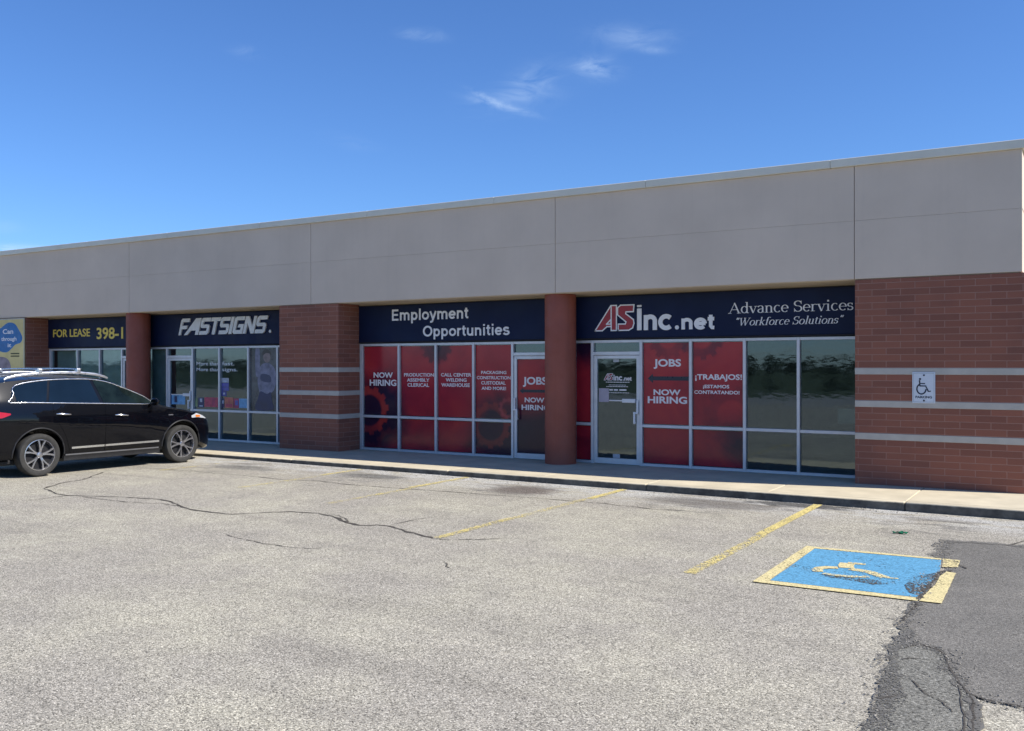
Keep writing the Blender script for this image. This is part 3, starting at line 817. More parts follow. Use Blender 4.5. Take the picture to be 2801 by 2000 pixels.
# heavy slanted capitals, drawn as mitred strokes on a unit cell
def fast_glyph(mb, ch, x, w, sh, zb, h, yf, dep, t=.235):
    def P(*pts): return [(x + u * w + sh * v * h, zb + v * h) for u, v in pts]
    def poly(*pts): mb.prism_xz(P(*pts), yf - dep, yf)
    q = .26
    if ch == 'F':
        poly((0, 0), (.24, 0), (.24, .36), (.80, .36), (.86, .57), (.24, .57), (.24, .78), (1.0, .78), (1.0, 1), (.12, 1), (0, .9))
    elif ch == 'A':
        poly((-.34, 0), (-.06, 0), (.22, .26), (.70, .26), (.70, 0), (1.0, 0), (1.0, 1), (.52, 1)); 
    elif ch == 'S':
        poly((.02, 0), (.84, 0), (1, .12), (1, .48), (.86, .60), (.27, .60), (.27, .78), (1, .78), (1, 1), (.16, 1), (0, .88), (0, .52), (.14, .40), (.73, .40), (.73, .22), (.02, .22))
    elif ch == 'T':
        poly((0, .78), (.34, .78), (.34, 0), (.66, 0), (.66, .78), (1.05, .78), (1.05, 1), (0, 1))
    elif ch == 'I':
        poly((0, 0), (1, 0), (1, 1), (0, 1))
    elif ch == 'G':
        poly((.16, 0), (1, 0), (1, .56), (.50, .56), (.44, .37), (.75, .37), (.75, .22), (.27, .22), (.27, .78), (1, .78), (1, 1), (.16, 1), (0, .88), (0, .12))
    elif ch == 'N':
        poly((0, 0), (.25, 0), (.25, .62), (.72, 0), (1, 0), (1, 1), (.75, 1), (.75, .40), (.30, 1), (0, 1))
mb = MB()
x = -19.05; sh = .30; H = .402
W_ = {'F': .34, 'A': .42, 'S': .36, 'T': .34, 'I': .11, 'G': .37, 'N': .40}
word = 'FASTSIGNS'; tot_w = sum(W_[c] for c in word) + .028 * 8
sc_ = (3.045 - sh * H) / tot_w
for i, ch in enumerate(word):
    fast_glyph(mb, ch, x, W_[ch] * sc_, sh, 2.535, H, SF - .0005 - .0004 * i, .035)
    x += (W_[ch] + .028) * sc_
mb.lathe([(.035, SF - .03), (.035, SF - .001)], 'y', (-15.955, 0, 2.575), 16)
obj('lettering', mb, M_LETTER_G, sF)

# AS logo: red letters with a white edge
def norm(pts, x0=-7.733, x1=-6.960, z0=2.424, z1=2.876): return [(x0 + (x1 - x0) * u, z0 + (z1 - z0) * v) for u, v in pts]
LA = [(0.0, 0.0), (.19, 0.0), (.31, .16), (.42, .16), (.42, 0.0), (.555, 0.0), (.555, 1.0), (.41, 1.0)]
LA_H = [(.385, .28), (.425, .28), (.425, .36)]
LS = [(.60, 0), (.87, 0), (.965, .09), (1.0, .27), (.985, .42), (.79, .66), (.80, .73), (.985, .73), (1.0, 1.0), (.66, 1.0), (.585, .90), (.585, .62), (.80, .33), (.78, .25), (.60, .25)]
def logo(x0, x1, z0, z1, yf, dep, parent, edge):
    mb = MB(); f = lambda p: norm(p, x0, x1, z0, z1)
    mb.prism_xz(f(LA), yf - dep, yf); mb.prism_xz(f(LS), yf - dep, yf)
    o = obj('logo', mb, M_RED, parent)
    mb = MB(); k = 0
    for poly in (LA, LS, [(.42, 0.0), (.555, 0.0), (.555, 1.0), (.42, 1.0)], [(.30, .26), (.41, .26), (.41, .44)]):
        q = f(poly)
        for i in range(len(q)):
            a = Vector(q[i]); b = Vector(q[(i + 1) % len(q)]); t = (b - a).normalized() * edge * .45
            mb.ribbon([tuple(a - t), tuple(b + t)], edge, yf - dep - .004 - .0002 * (k % 7), .003); k += 1
    obj('logo_edge', mb, M_LETTER, parent)
    return o
logo(-7.733, -6.960, 2.424, 2.876, SF - .0005, .012, sA, .022)
def rounded_i(mb, x0, x1, z0, z1, yf, dep):
    mb.box(x0, x1, yf - dep, yf, z0, z1 - .062, .006); mb.box(x0, x1, yf - dep, yf, z1 - .038, z1, .01)


# a small serif alphabet drawn with thick and thin strokes, as on the right of that board
TH, TN = .084, .027
def arc(cx, cz, rx, rz, a0, a1, n=14, thick=TH, thin=TN):
    P, Wd = [], []
    for i in range(n + 1):
        a = R(a0 + (a1 - a0) * i / n)
        P.append((cx + rx * math.cos(a), cz + rz * math.sin(a))); Wd.append(thin + (thick - thin) * abs(math.cos(a)) ** 1.5)
    return P, Wd
def line(a, b, w): return [a, b], [w, w]
def serif(x, z, w=.20): return [(x - w / 2, z), (x + w / 2, z)], [TN, TN]
s0 = TN / 2
GL = {
 'A': (.72, [line((.05, 0), (.36, .68), TN), line((.34, .68), (.62, 0), TH), line((.16, .24), (.52, .24), TN), serif(.06, s0), serif(.62, s0, .24)]),
 'S': (.54, [arc(.27, .51, .19, .155, 25, 270, 16), arc(.27, .185, .20, .17, 90, -160, 16), line((.455, .67), (.455, .47), TN), line((.07, .22), (.07, 0), TN)]),
 'W': (.96, [line((.10, .66), (.30, 0), TH), line((.30, 0), (.49, .60), TN), line((.44, .66), (.64, 0), TH), line((.64, 0), (.86, .66), TN), serif(.10, .66 - s0, .22), serif(.46, .66 - s0, .2), serif(.86, .66 - s0, .2)]),
 'a': (.45, [arc(.20, .33, .14, .115, 165, 0, 10, .07), line((.335, .34), (.335, .04), TH), arc(.20, .12, .135, .115, 95, 330, 12, .08), line((.335, .04), (.42, .03), TN), line((.2, .235), (.33, .26), TN)]),
 'c': (.44, [arc(.24, .225, .175, .215, 50, 320, 18)]),
 'd': (.50, [arc(.22, .225, .165, .21, 40, 325, 18), line((.38, .70), (.38, .02), TH), serif(.34, .69, .12), serif(.44, s0, .12)]),
 'e': (.44, [arc(.225, .225, .175, .215, 0, 318, 18), line((.06, .245), (.39, .245), TN)]),
 'f': (.34, [line((.15, 0), (.15, .56), TH), arc(.27, .55, .12, .125, 180, 40, 8, .09), line((.04, .43), (.29, .43), TN), serif(.15, s0, .22)]),
 'i': (.27, [line((.135, .43), (.135, .02), TH), serif(.09, .42, .12), serif(.135, s0, .22), line((.135, .56), (.135, .66), .10)]),
 'k': (.50, [line((.11, .70), (.11, 0), TH), line((.11, .20), (.38, .42), TN), line((.20, .27), (.42, 0), .085), serif(.07, .69, .12), serif(.11, s0), serif(.43, s0, .18), serif(.37, .42, .16)]),
 'l': (.27, [line((.135, .70), (.135, .02), TH), serif(.09, .69, .12), serif(.135, s0, .22)]),
 'n': (.51, [line((.11, .43), (.11, 0), TH), arc(.25, .30, .14, .13, 150, 0, 10), line((.39, .32), (.39, 0), TH), serif(.07, .42, .1), serif(.11, s0), serif(.39, s0)]),
 'o': (.49, [arc(.245, .22, .185, .215, 0, 360, 26)]),
 'r': (.36, [line((.11, .43), (.11, 0), TH), arc(.25, .31, .13, .115, 160, 45, 8, .07), serif(.07, .42, .1), serif(.12, s0, .22)]),
 's': (.38, [arc(.18, .33, .12, .10, 25, 270, 12, .08), arc(.18, .125, .13, .11, 90, -160, 12, .08), line((.30, .43), (.30, .31), TN), line((.055, .13), (.055, .0), TN)]),
 't': (.30, [line((.13, .56), (.13, .06), TH), arc(.22, .09, .09, .08, 180, 300, 6, .06), line((.03, .43), (.26, .43), TN)]),
 'u': (.51, [line((.11, .43), (.11, .12), TH), arc(.25, .135, .14, .125, 180, 330, 10), line((.38, .43), (.38, .02), TH), serif(.07, .42, .1), serif(.34, .42, .1), serif(.44, s0, .12)]),
 'v': (.48, [line((.08, .43), (.25, 0), TH), line((.25, 0), (.41, .43), TN), serif(.08, .43 - s0, .2), serif(.41, .43 - s0, .17)]),
 ' ': (.26, []),
 '\u201c': (.34, [line((.09, .52), (.13, .68), .08), line((.22, .52), (.26, .68), .08)]),
 '\u201d': (.34, [line((.09, .52), (.13, .68), .08), line((.22, .52), (.26, .68), .08)]),
}
def serif_text(mb, s, x0, x1, zb, cap, yf, dep, shear=0.0, rise=0.0):
    tw = sum(GL[c][0] for c in s); sx = (x1 - x0) / tw; sz = cap / .68; cur = 0; k = 0
    for c in s:
        w, st = GL[c]
        for P, Wd in st:
            Q = [(x0 + (cur + u + shear * v) * sx, zb + v * sz) for u, v in P]
            mb.ribbon(Q, [q * (sx + sz) / 2 for q in Wd], yf - dep - .0004 * (k % 9), dep - .0002); k += 1
        cur += w
mb = MB()
serif_text(mb, 'Advance Services', -5.222, -3.190, 2.668, .178, SF - .0005, .010)
obj('serif_lettering', mb, M_LETTER, sA); mb = MB()
serif_text(mb, '\u201cWorkforce Solutions\u201d', -5.130, -3.37, 2.462, .130, SF - .0005, .010, .28)
obj('serif_lettering', mb, M_LETTER, sA)
# a plain grotesque alphabet of even strokes
def sarc(cx, cz, rx, rz, a0, a1, n=14):
    P = [(cx + rx * math.cos(R(a0 + (a1 - a0) * i / n)), cz + rz * math.sin(R(a0 + (a1 - a0) * i / n))) for i in range(n + 1)]
    return P
SN = {
 'E': (.64, [[(.13, 0), (.13, .72)], [(.13, .06), (.57, .06)], [(.13, .37), (.53, .37)], [(.13, .66), (.56, .66)]]),
 'O': (.80, [sarc(.40, .36, .30, .30, 0, 360, 30)]),
 'm': (.87, [[(.12, 0), (.12, .52)], sarc(.275, .32, .155, .14, 175, 0), [(.43, .33), (.43, 0)], sarc(.585, .32, .155, .14, 175, 0), [(.74, .33), (.74, 0)]]),
 'n': (.58, [[(.12, 0), (.12, .52)], sarc(.285, .315, .165, .145, 175, 0), [(.45, .325), (.45, 0)]]),
 'p': (.60, [[(.12, -.20), (.12, .52)], sarc(.305, .26, .18, .20, 0, 360, 24)]),
 'l': (.27, [[(.135, 0), (.135, .72)]]),
 'o': (.59, [sarc(.295, .26, .205, .20, 0, 360, 24)]),
 'y': (.55, [[(.07, .52), (.285, .02)], [(.485, .52), (.285, .02), (.215, -.12), (.15, -.145), (.07, -.14)]]),
 'e': (.57, [sarc(.285, .26, .20, .20, 0, 318, 22), [(.10, .265), (.50, .265)]]),
 't': (.34, [[(.155, .66), (.155, .13), (.20, .07), (.30, .06)], [(.03, .475), (.30, .475)]]),
 'r': (.38, [[(.12, 0), (.12, .52)], sarc(.27, .31, .15, .145, 175, 65, 8)]),
 'u': (.58, [[(.115, .52), (.115, .20)], sarc(.28, .205, .165, .145, 180, 350), [(.45, 0), (.45, .52)]]),
 'i': (.27, [[(.135, 0), (.135, .52)], [(.135, .61), (.135, .73)]]),
 's': (.52, [sarc(.255, .37, .165, .095, 20, 265, 12), sarc(.255, .155, .18, .105, 85, -165, 12)]),
 'c': (.55, [sarc(.285, .26, .20, .20, 45, 315, 20)]),
}
def sans_text(mb, txt, x0, x1, zb, cap, yf, dep, t=.118):
    tw = sum(SN[c][0] for c in txt); sx = (x1 - x0) / tw; sz = cap / .72; cur = 0; k = 0
    for c in txt:
        w, st = SN[c]
        for P in st:
            Q = [(x0 + (cur + u) * sx, zb + v * sz) for u, v in P]
            mb.ribbon(Q, t * (sx + sz) / 2, yf - dep - .0004 * (k % 9), dep - .0002); k += 1
        cur += w
mb = MB()
sans_text(mb, 'Employment', -12.465, -10.515, 2.727, .232, SF - .0005, .014)
obj('lettering', mb, M_LETTER, sE); mb = MB()
sans_text(mb, 'Opportunities', -11.655, -9.555, 2.383, .220, SF - .0005, .014)
obj('lettering', mb, M_LETTER, sE)
mb = MB(); rounded_i(mb, -6.905, -6.815, 2.419, 2.870, SF - .0005, .016)
sans_text(mb, 'n', -6.795, -6.495, 2.419, .370, SF - .0005, .016, .155)
sans_text(mb, 'c', -6.505, -6.205, 2.419, .370, SF - .0005, .016, .15)
sans_text(mb, 'net', -6.085, -5.46, 2.417, .262, SF - .0005, .016, .16)
mb.lathe([(.036, SF - .0165), (.036, SF - .0005)], 'y', (-6.150, 0, 2.455), 18)
obj('lettering', mb, M_LETTER, sA)

# ------------------------------------------------------------------ red window films with their lettering
GE = [(-13.13, .84, .33, .52, 12, (.42, .036, .032), .85), (-11.37, 2.22, .20, .40, 12, (.06, .012, .03), .75), (-10.06, .62, .30, .46, 11, (.30, .035, .035), .6),
      (-9.66, .96, .13, .21, 10, (.40, .055, .07), .8), (-12.55, .1, .25, .40, 12, (.16, .02, .03), .5)]
NE = [(-12.95, .75, .55, 1.05), (-9.80, .50, .40, .95), (-8.95, .30, .45, 1.1), (-11.35, 2.15, .0, .45)]
M_FILM_E = film_mat('red_film_gears', NE, GE)
GA = [(-6.36, 2.25, .16, .36, 11, (.10, .010, .03), .6), (-5.75, 2.3, .22, .42, 12, (.06, .010, .035), .65), (-5.2, .95, .25, .5, 11, (.10, .012, .035), .4)]
NA = [(-5.1, .45, .0, .6), (-8.0, 2.2, .1, .6)]
M_FILM_A = film_mat('red_film_clouds', NA, GA)
FY = .7165
GRP = 'red printed window films'
def film(label, mat, rects, rows=(), bold=.022, extra=None):
    xs0 = min(r[0] for r in rects); xs1 = max(r[1] for r in rects)
    t = thing('window_film', label, 'window film', ((xs0 + xs1) / 2, FY, min(r[2] for r in rects)), GRP)
    for x0, x1, z0, z1 in rects:
        mb = MB(); mb.box(x0, x1, FY, FY + .0018, z0, z1); obj('film', mb, mat, t)
    if rows: lines_text('lettering', rows, FY - .0003, .0012, M_LETTER_W, t, bold)
    if extra: extra(t)
    return t
def bay(xl, xr, wl=BW): return [(xl + wl / 2 + .012, xr - BW / 2 - .012, MID1 + .012, HEAD0 - .012), (xl + wl / 2 + .012, xr - BW / 2 - .012, SIL1 + .012, MID0 - .012)]
film('red and navy film reading NOW HIRING above an orange gear, beside the brick pier', M_FILM_E, bay(-13.315, -12.306, .075), [('NOW', -13.011, -12.491, 1.539, .108), ('HIRING', -13.117, -12.398, 1.370, .124)], .03)
film('red film reading PRODUCTION, ASSEMBLY, CLERICAL', M_FILM_E, bay(-12.306, -11.359), [('PRODUCTION', -12.196, -11.432, 1.568, .067), ('ASSEMBLY', -12.12, -11.542, 1.462, .067), ('CLERICAL', -12.106, -11.551, 1.357, .071)])
film('red film reading CALL CENTER, WELDING, WAREHOUSE', M_FILM_E, bay(-11.359, -10.441), [('CALL CENTER', -11.254, -10.514, 1.573, .066), ('WELDING', -11.136, -10.628, 1.47, .066), ('WAREHOUSE', -11.245, -10.553, 1.367, .069)])
film('red film fading to navy gears, reading PACKAGING, CONSTRUCTION, CUSTODIAL, AND MORE!', M_FILM_E, bay(-10.441, -9.534), [('PACKAGING', -10.28, -9.695, 1.628, .058), ('CONSTRUCTION', -10.384, -9.598, 1.524, .060), ('CUSTODIAL', -10.28, -9.712, 1.42, .064), ('AND MORE!', -10.272, -9.703, 1.316, .060)])
M_ARROW = plain('navy_print', (.008, .010, .03), .3, 0, .5, .1)
def arrow(x0, x1, z, hs, hh, hl):
    def f(t):
        mb = MB(); mb.prism_xz([(x0, z), (x0 + hl, z + hh), (x0 + hl, z + hs), (x1, z + hs), (x1, z - hs), (x0 + hl, z - hs), (x0 + hl, z - hh)], FY - .0013, FY - .0003)
        obj('arrow', mb, M_ARROW, t)
    return f
film('red film on the door beside the round column, JOBS and NOW HIRING', M_FILM_E, [(cA + ST + .006, cB - ST - .006, .115, 1.908)], [('JOBS', -9.323, -8.79, 1.433, .139), ('NOW', -9.283, -8.848, 1.09, .089), ('HIRING', -9.352, -8.735, .943, .097)], .03, arrow(-9.40, -8.76, 1.303, .028, .06, .09))
film('narrow dark red film half hidden by the round column', M_FILM_A, bay(-8.60, -8.20))
film('narrow dark red film between the round column and the glass door', M_FILM_A, bay(-8.20, -7.817))
film('red film reading JOBS and NOW HIRING around a navy arrow, beside the glass door', M_FILM_A, bay(-6.850, -5.921), [('JOBS', -6.623, -6.109, 1.778, .125), ('NOW', -6.625, -6.118, 1.272, .096), ('HIRING', -6.736, -5.998, 1.126, .118)], .03, arrow(-6.735, -5.962, 1.562, .036, .085, .10))
film('red film reading \u00a1TRABAJOS! and \u00a1ESTAMOS CONTRATANDO!', M_FILM_A, bay(-5.921, -4.968), [('\u00a1TRABAJOS!', -5.851, -5.022, 1.55, .090), ('\u00a1ESTAMOS', -5.709, -5.243, 1.403, .056), ('CONTRATANDO!', -5.868, -5.065, 1.303, .057)], .026)

# door lettering, notice and stickers
t = thing('door_lettering', 'small red and white logo lettering on the glass door', 'lettering', (-7.32, FY, 1.2))
logo(-7.60, -7.42, 1.523, 1.645, FY - .0003, .0012, t, .008)
lines_text('lettering', [('inc', -7.408, -7.235, 1.523, .108), ('.net', -7.22, -7.045, 1.523, .075)], FY - .0003, .0012, M_LETTER_W, t, .03)
mb = MB()
for z, x0, x1, h in ((1.482, -7.56, -7.09, .014), (1.432, -7.50, -7.16, .010), (1.402, -7.55, -7.12, .012), (1.292, -7.56, -7.10, .010)):
    x = x0
    while x < x1:
        w = random.uniform(.02, .06); mb.box(x, min(x + w, x1), FY - .0015, FY - .0003, z, z + h); x += w + .008
for x0, x1 in ((-7.49, -7.42), (-7.40, -7.32), (-7.29, -7.15)): mb.box(x0, x1, FY - .0015, FY - .0003, 1.335, 1.362)
obj('small_print', mb, M_LETTER_W, t)
M_PAPER = plain('lilac_paper', (.44, .40, .46), .8, 0, .2, .08, 12)
M_PAPER2 = plain('grey_sticker', (.45, .47, .50), .6, 0, .3, .15, 20)
def sheet_thing(name, label, cat, x0, x1, z0, z1, mat, y=FY, th=.0016, group=None):
    mb = MB(); mb.box(x0, x1, y - th, y - .0003, z0, z1)
    return tag(obj(name, mb, mat), label, cat, group)
sheet_thing('paper_notice', 'pale lilac paper notice taped inside the glass door', 'notice', -7.70, -7.50, 1.125, 1.375, M_PAPER)
sheet_thing('door_sticker', 'small grey sticker at the top of the glass door', 'sticker', -7.41, -7.30, 1.855, 1.905, M_PAPER2, group='stickers on the glass door')
sheet_thing('door_sticker', 'small pale sticker at the bottom of the glass door', 'sticker', -7.42, -7.28, .115, .185, M_PAPER2, group='stickers on the glass door')
M_PALE = plain('pale_grey_green', (.20, .25, .22), .7, 0, .3, .15, 5)
sheet_thing('pale_oblong', 'pale green-grey flat oblong low in the last clear window before the brick wall', 'rectangle', -3.46, -3.20, .86, 1.10, M_PALE, GY + .012)  # flat pale oblong set just behind the glass

# posters in the window of the silver lettered shop
PC = {'green': (.16, .22, .12), 'navy': (.010, .018, .075), 'red': (.33, .028, .065), 'plum': (.03, .02, .075), 'orange': (.34, .085, .055), 'crimson': (.26, .02, .07), 'sky': (.10, .26, .43), 'violet': (.065, .065, .27), 'indigo': (.045, .045, .21), 'pale': (.30, .32, .38)}
PM = {k: plain('poster_' + k, tuple(q * 1.35 for q in v), .4, 0, .5, .30, 9) for k, v in PC.items()}
def poster(label, x0, x1, z0, z1, mat, extra=None):
    t = thing('poster', label, 'poster', ((x0 + x1) / 2, FY, z0), 'small colour posters in the shop window')
    mb = MB(); mb.box(x0, x1, FY - .0016, FY - .0003, z0, z1); obj('sheet', mb, mat, t)
    if extra:
        mb = MB()
        for u0, u1, v0, v1 in extra[1]: mb.box(x0 + (x1 - x0) * u0, x0 + (x1 - x0) * u1, FY - .0024, FY - .0017, z0 + (z1 - z0) * v0, z0 + (z1 - z0) * v1)
        obj('print', mb, extra[0], t)
    return t
poster('wide bright blue poster on the door of the silver lettered shop', -19.50, -18.94, .84, 1.09, PM['sky'], (PM['navy'], [(.0, .12, 0, 1), (.3, .48, .2, .8)]))
poster('sage green poster beside the shop door', -18.575, -18.50, .80, 1.01, PM['green'])
poster('navy poster between the sage green and the red one', -18.47, -18.27, .78, 1.02, PM['navy'], (PM['pale'], [(.3, .7, .55, .9), (.2, .8, .1, .22)]))
poster('large red poster left of the mullion', -18.25, -17.78, .80, 1.03, PM['red'], (PM['crimson'], [(.55, .8, .15, .9)]))
poster('plum poster with a pale square', -17.66, -17.57, .79, 1.01, PM['plum'], (PM['pale'], [(.2, .85, .45, .8)]))
poster('orange red poster with a grid print', -17.55, -17.26, .79, 1.04, PM['orange'], (PM['red'], [(.1, .9, .1, .4), (.45, .55, .45, .95)]))
poster('crimson poster between the orange and the light blue one', -17.25, -17.08, .79, 1.02, PM['crimson'], (PM['violet'], [(.3, .9, .3, .8)]))
poster('light blue poster at the right end of the row', -17.07, -16.77, .80, 1.02, PM['sky'])
poster('pale label topmost of the four beside the mullion', -17.66, -17.41, 1.39, 1.50, PM['pale'])
poster('violet label second from the top beside the mullion', -17.66, -17.41, 1.29, 1.38, PM['violet'])
poster('violet label third from the top beside the mullion', -17.66, -17.41, 1.195, 1.28, PM['violet'])
poster('indigo label lowest of the four beside the mullion', -17.66, -17.49, 1.07, 1.185, PM['indigo'], (PM['pale'], [(.3, .7, .3, .7)]))
t = thing('window_lettering', 'white slogan lettering across two panes of the poster shop', 'lettering', (-17.8, FY, 1.65))
lines_text('lettering', [('More than', -18.53, -17.74, 1.80, .085), ('fast.', -17.64, -17.22, 1.80, .085), ('More than', -18.53, -17.74, 1.66, .085), ('signs.', -17.64, -17.12, 1.66, .085)], FY - .0003, .0012, plain('frosted_vinyl', (.62, .66, .68), .5), t, .01)
# full height printed graphic of a standing figure in lilac and navy
t = thing('window_graphic', 'tall printed graphic of a standing figure in lilac shirt and navy apron', 'window graphic', (-16.26, FY, .75))
mb = MB(); mb.box(-16.695, -15.82, FY, FY + .0016, .75, 2.195); obj('sheet', mb, plain('graphic_ground', (.10, .10, .10), .3, 0, .4, .6, 3.5), t)
M_SK, M_SH, M_NV, M_TB = plain('print_skin', (.24, .18, .17), .4, 0, .4, .4, 9), plain('print_lilac', (.20, .195, .265), .4, 0, .4, .45, 7), plain('print_navy', (.012, .020, .085), .35, 0, .5, .3, 4), plain('print_dark_blue', (.035, .042, .11), .35)
def blob(name, pts, mat, y):
    P = []
    n = len(pts)
    for i in range(n):
        for q in range(5):
            u = q / 5; a, b, c, d = (Vector(pts[(i + j - 1) % n]) for j in range(4))
            P.append(tuple(.5 * ((2 * b) + (c - a) * u + (2 * a - 5 * b + 4 * c - d) * u * u + (3 * b - a - 3 * c + d) * u ** 3)))
    mb = MB(); mb.prism_xz(P, y - .0009, y); return obj(name, mb, mat, t)
blob('printed_pillar', [(-16.52, 1.60), (-16.40, 1.60), (-16.40, 2.19), (-16.52, 2.19)], M_SH, FY - .0002)
blob('printed_head', [(-16.28, 1.98), (-16.22, 1.88), (-16.13, 1.86), (-16.06, 1.92), (-16.05, 2.02), (-16.12, 2.11), (-16.22, 2.10)], M_SK, FY - .0002)
blob('printed_hair', [(-16.30, 2.02), (-16.29, 2.12), (-16.17, 2.17), (-16.04, 2.11), (-16.03, 2.02), (-16.08, 2.07), (-16.2, 2.075)], plain('print_hair', (.05, .04, .035), .4), FY - .0008)
blob('printed_shirt', [(-16.40, 1.20), (-16.46, 1.50), (-16.36, 1.78), (-16.22, 1.85), (-16.05, 1.83), (-15.90, 1.70), (-15.86, 1.45), (-15.95, 1.22), (-16.10, 1.15), (-16.28, 1.12)], M_SH, FY - .0012)
blob('printed_apron', [(-16.52, .78), (-16.44, 1.05), (-16.36, 1.20), (-16.16, 1.14), (-16.04, 1.18), (-15.99, .98), (-15.97, .78)], M_NV, FY - .0022)
blob('printed_tablet', [(-16.34, 1.45), (-16.33, 1.60), (-16.06, 1.56), (-16.05, 1.41)], M_TB, FY - .0032)

# ------------------------------------------------------------------ parking sign on the brick wall
t = thing('parking_sign', 'white wheelchair parking sign bolted to the brick wall', 'sign', (-2.08, -.02, 1.238))
M_PLATE = plain('white_sign_plate', (.60, .65, .72), .4, 0, .5, .06, 4, streak=.2)
M_BLUEK = plain('dark_blue_print', (.010, .016, .040), .5)
y0 = -.012
mb = MB(); mb.box(-2.236, -1.925, y0, y0 + .004, 1.238, 1.694, .0015); obj('plate', mb, M_PLATE, t)
mb = MB(); w = .006
for a in ((-2.222, -1.939, 1.672, 1.678), (-2.222, -1.939, 1.254, 1.260), (-2.222, -2.216, 1.2605, 1.6715), (-1.945, -1.939, 1.2605, 1.6715)): mb.box(a[0], a[1], y0 - .0012, y0 - .0002, a[2], a[3])
obj('border', mb, plain('sign_border', (.36, .42, .45), .5), t)
def wheelchair(mb, X, Z, yf, dep, W):
    """X, Z map unit coordinates to the wall"""
    f = lambda pts: [(X(u), Z(v)) for u, v in pts]
    mb.lathe([(abs(X(.075) - X(0)), yf - dep), (abs(X(.075) - X(0)), yf)], 'y', (X(.27), 0, Z(.93)), 20)
    mb.ribbon(f([(.235, .86), (.26, .50)]), W, yf - dep - .0003, dep)
    mb.ribbon(f([(.255, .66), (.60, .66)]), W * .8, yf - dep - .0006, dep)
    mb.ribbon(f([(.245, .515), (.64, .515), (.82, .19), (.98, .21)]), W, yf - dep - .0009, dep)
    pts = [(.36 + .30 * math.cos(R(a)), .335 + .30 * math.sin(R(a))) for a in range(118, 366, 8)]
    mb.ribbon(f(pts), W, yf - dep - .0012, dep)
mb = MB(); wheelchair(mb, lambda u: -2.185 + .205 * u, lambda v: 1.365 + .245 * v, y0 - .0002, .0012, .019); obj('wheelchair_symbol', mb, M_BLUEK, t)
lines_text('lettering', [('PARKING', -2.192, -1.968, 1.312, .034)], y0 - .0003, .0012, M_BLUEK, t, .03)
for z in (1.648, 1.278):
    mb = MB(); mb.lathe([(.011, y0 - .008), (.013, y0 - .003), (.013, y0 - .0003)], 'y', (-2.077, 0, z), 12); obj('bolt', mb, M_DARK, t)

# yellow banner on the front of the far pier
t = thing('banner', 'sun-faded yellow banner with a blue splash, hung on the far brick pier', 'banner', (-25.2, -.03, 1.2), None)
yb = -.03
mb = MB(); mb.box(-26.02, -24.425, yb, yb + .02, 1.0, 3.075, .004)
M_BAN = plain('faded_banner', (.64, .54, .25), .7, 0, .3, .16, 1.6, streak=.12)
obj('cloth', mb, M_BAN, t)
mb = MB()
for a in ((-26.02, -24.425, 3.045, 3.075), (-24.455, -24.425, 1.0, 3.044)): mb.box(a[0], a[1], yb - .006, yb - .0002, a[2], a[3])
obj('hem', mb, plain('banner_hem', (.46, .44, .38), .7), t)
blob('blue_splash', [(-25.95, 2.40), (-25.92, 2.78), (-25.55, 2.82), (-25.2, 2.96), (-24.88, 2.93), (-24.68, 2.76), (-24.52, 2.56), (-24.60, 2.42), (-24.85, 2.36), (-25.02, 2.26), (-25.25, 2.16), (-25.6, 2.2)], plain('banner_blue', (.045, .17, .40), .6, 0, .3, .2, 4), yb - .0005)
lines_text('lettering', [('Can', -25.43, -24.94, 2.665, .125), ('through', -25.50, -24.79, 2.475, .105), ('it', -25.2, -25.03, 2.30, .105)], yb - .0016, .001, M_LETTER_W, t, .02)
mb = MB()
for z in (2.105, 2.035): mb.box(-25.06, -24.66, yb - .002, yb - .0005, z, z + .035)
obj('small_print', mb, plain('olive_print', (.08, .08, .03), .7), t)
blob('mauve_print', [(-25.9, 1.35), (-25.85, 1.95), (-25.4, 2.03), (-25.1, 1.88), (-25.05, 1.5), (-25.3, 1.3)], plain('banner_mauve', (.26, .22, .25), .7, 0, .3, .3, 5), yb - .0005)
# scrap of green plastic on the asphalt
mb = MB()
for i, (dx, dy, r) in enumerate(((0, 0, .03), (.055, .012, .022), (-.05, -.012, .02), (.02, .03, .018))):
    c = Vector((-1.85 + dx, -3.48 + dy, gz(-1.85) + .008))
    ring = [c + Vector((r * 1.5 * math.cos(a * 1.047), r * math.sin(a * 1.047), .010 * math.sin(a * 2.1 + i) + .006)) for a in range(6)]
    mb.face(ring); mb.face([p + Vector((.004, .002, .005 + .004 * math.sin(j * 1.9))) for j, p in enumerate(ring)])
    for a, b in zip(ring, ring[1:]): mb.face([a, b, b + Vector((.003, 0, .007)), a + Vector((.003, 0, .007))])
tag(obj('plastic_scrap', mb, plain('green_plastic', (.01, .16, .075), .3)), 'crumpled scrap of green plastic on the asphalt beyond the blue box', 'litter')

# ------------------------------------------------------------------ black SUV
# local frame of the car: x to its right, y forward from the rear axle, z up from the ground
SUV = thing('parked_suv', 'glossy black SUV with chrome window trim and silver roof rails, parked nose to the kerb', 'suv', (-15.99, -5.44, gz(-15.99) + .006), local=True)
SUV.rotation_euler = (0, 0, R(-3.7))
def car_paint():
    m, nt, n, l, b = newmat('black_car_paint'); k = NB(nt); co = k.coord()
    l.new(k.mix(k.noise(co, 3, 4), (.0008, .0010, .0022, 1), (.0016, .0020, .0042, 1)), b.inputs['Base Color'])
    b.inputs['Roughness'].default_value = .3; b.inputs['Specular IOR Level'].default_value = .06
    b.inputs['Coat Weight'].default_value = 1; b.inputs['Coat IOR'].default_value = 1.36; b.inputs['Coat Roughness'].default_value = .03
    l.new(k.bump(k.noise(co, 5, 2), .03, .05), b.inputs['Coat Normal'])
    return m
M_CAR = car_paint()
M_CGLASS = plain('tinted_car_glass', (.005, .012, .024), .03, 0, .2, .2, 2)
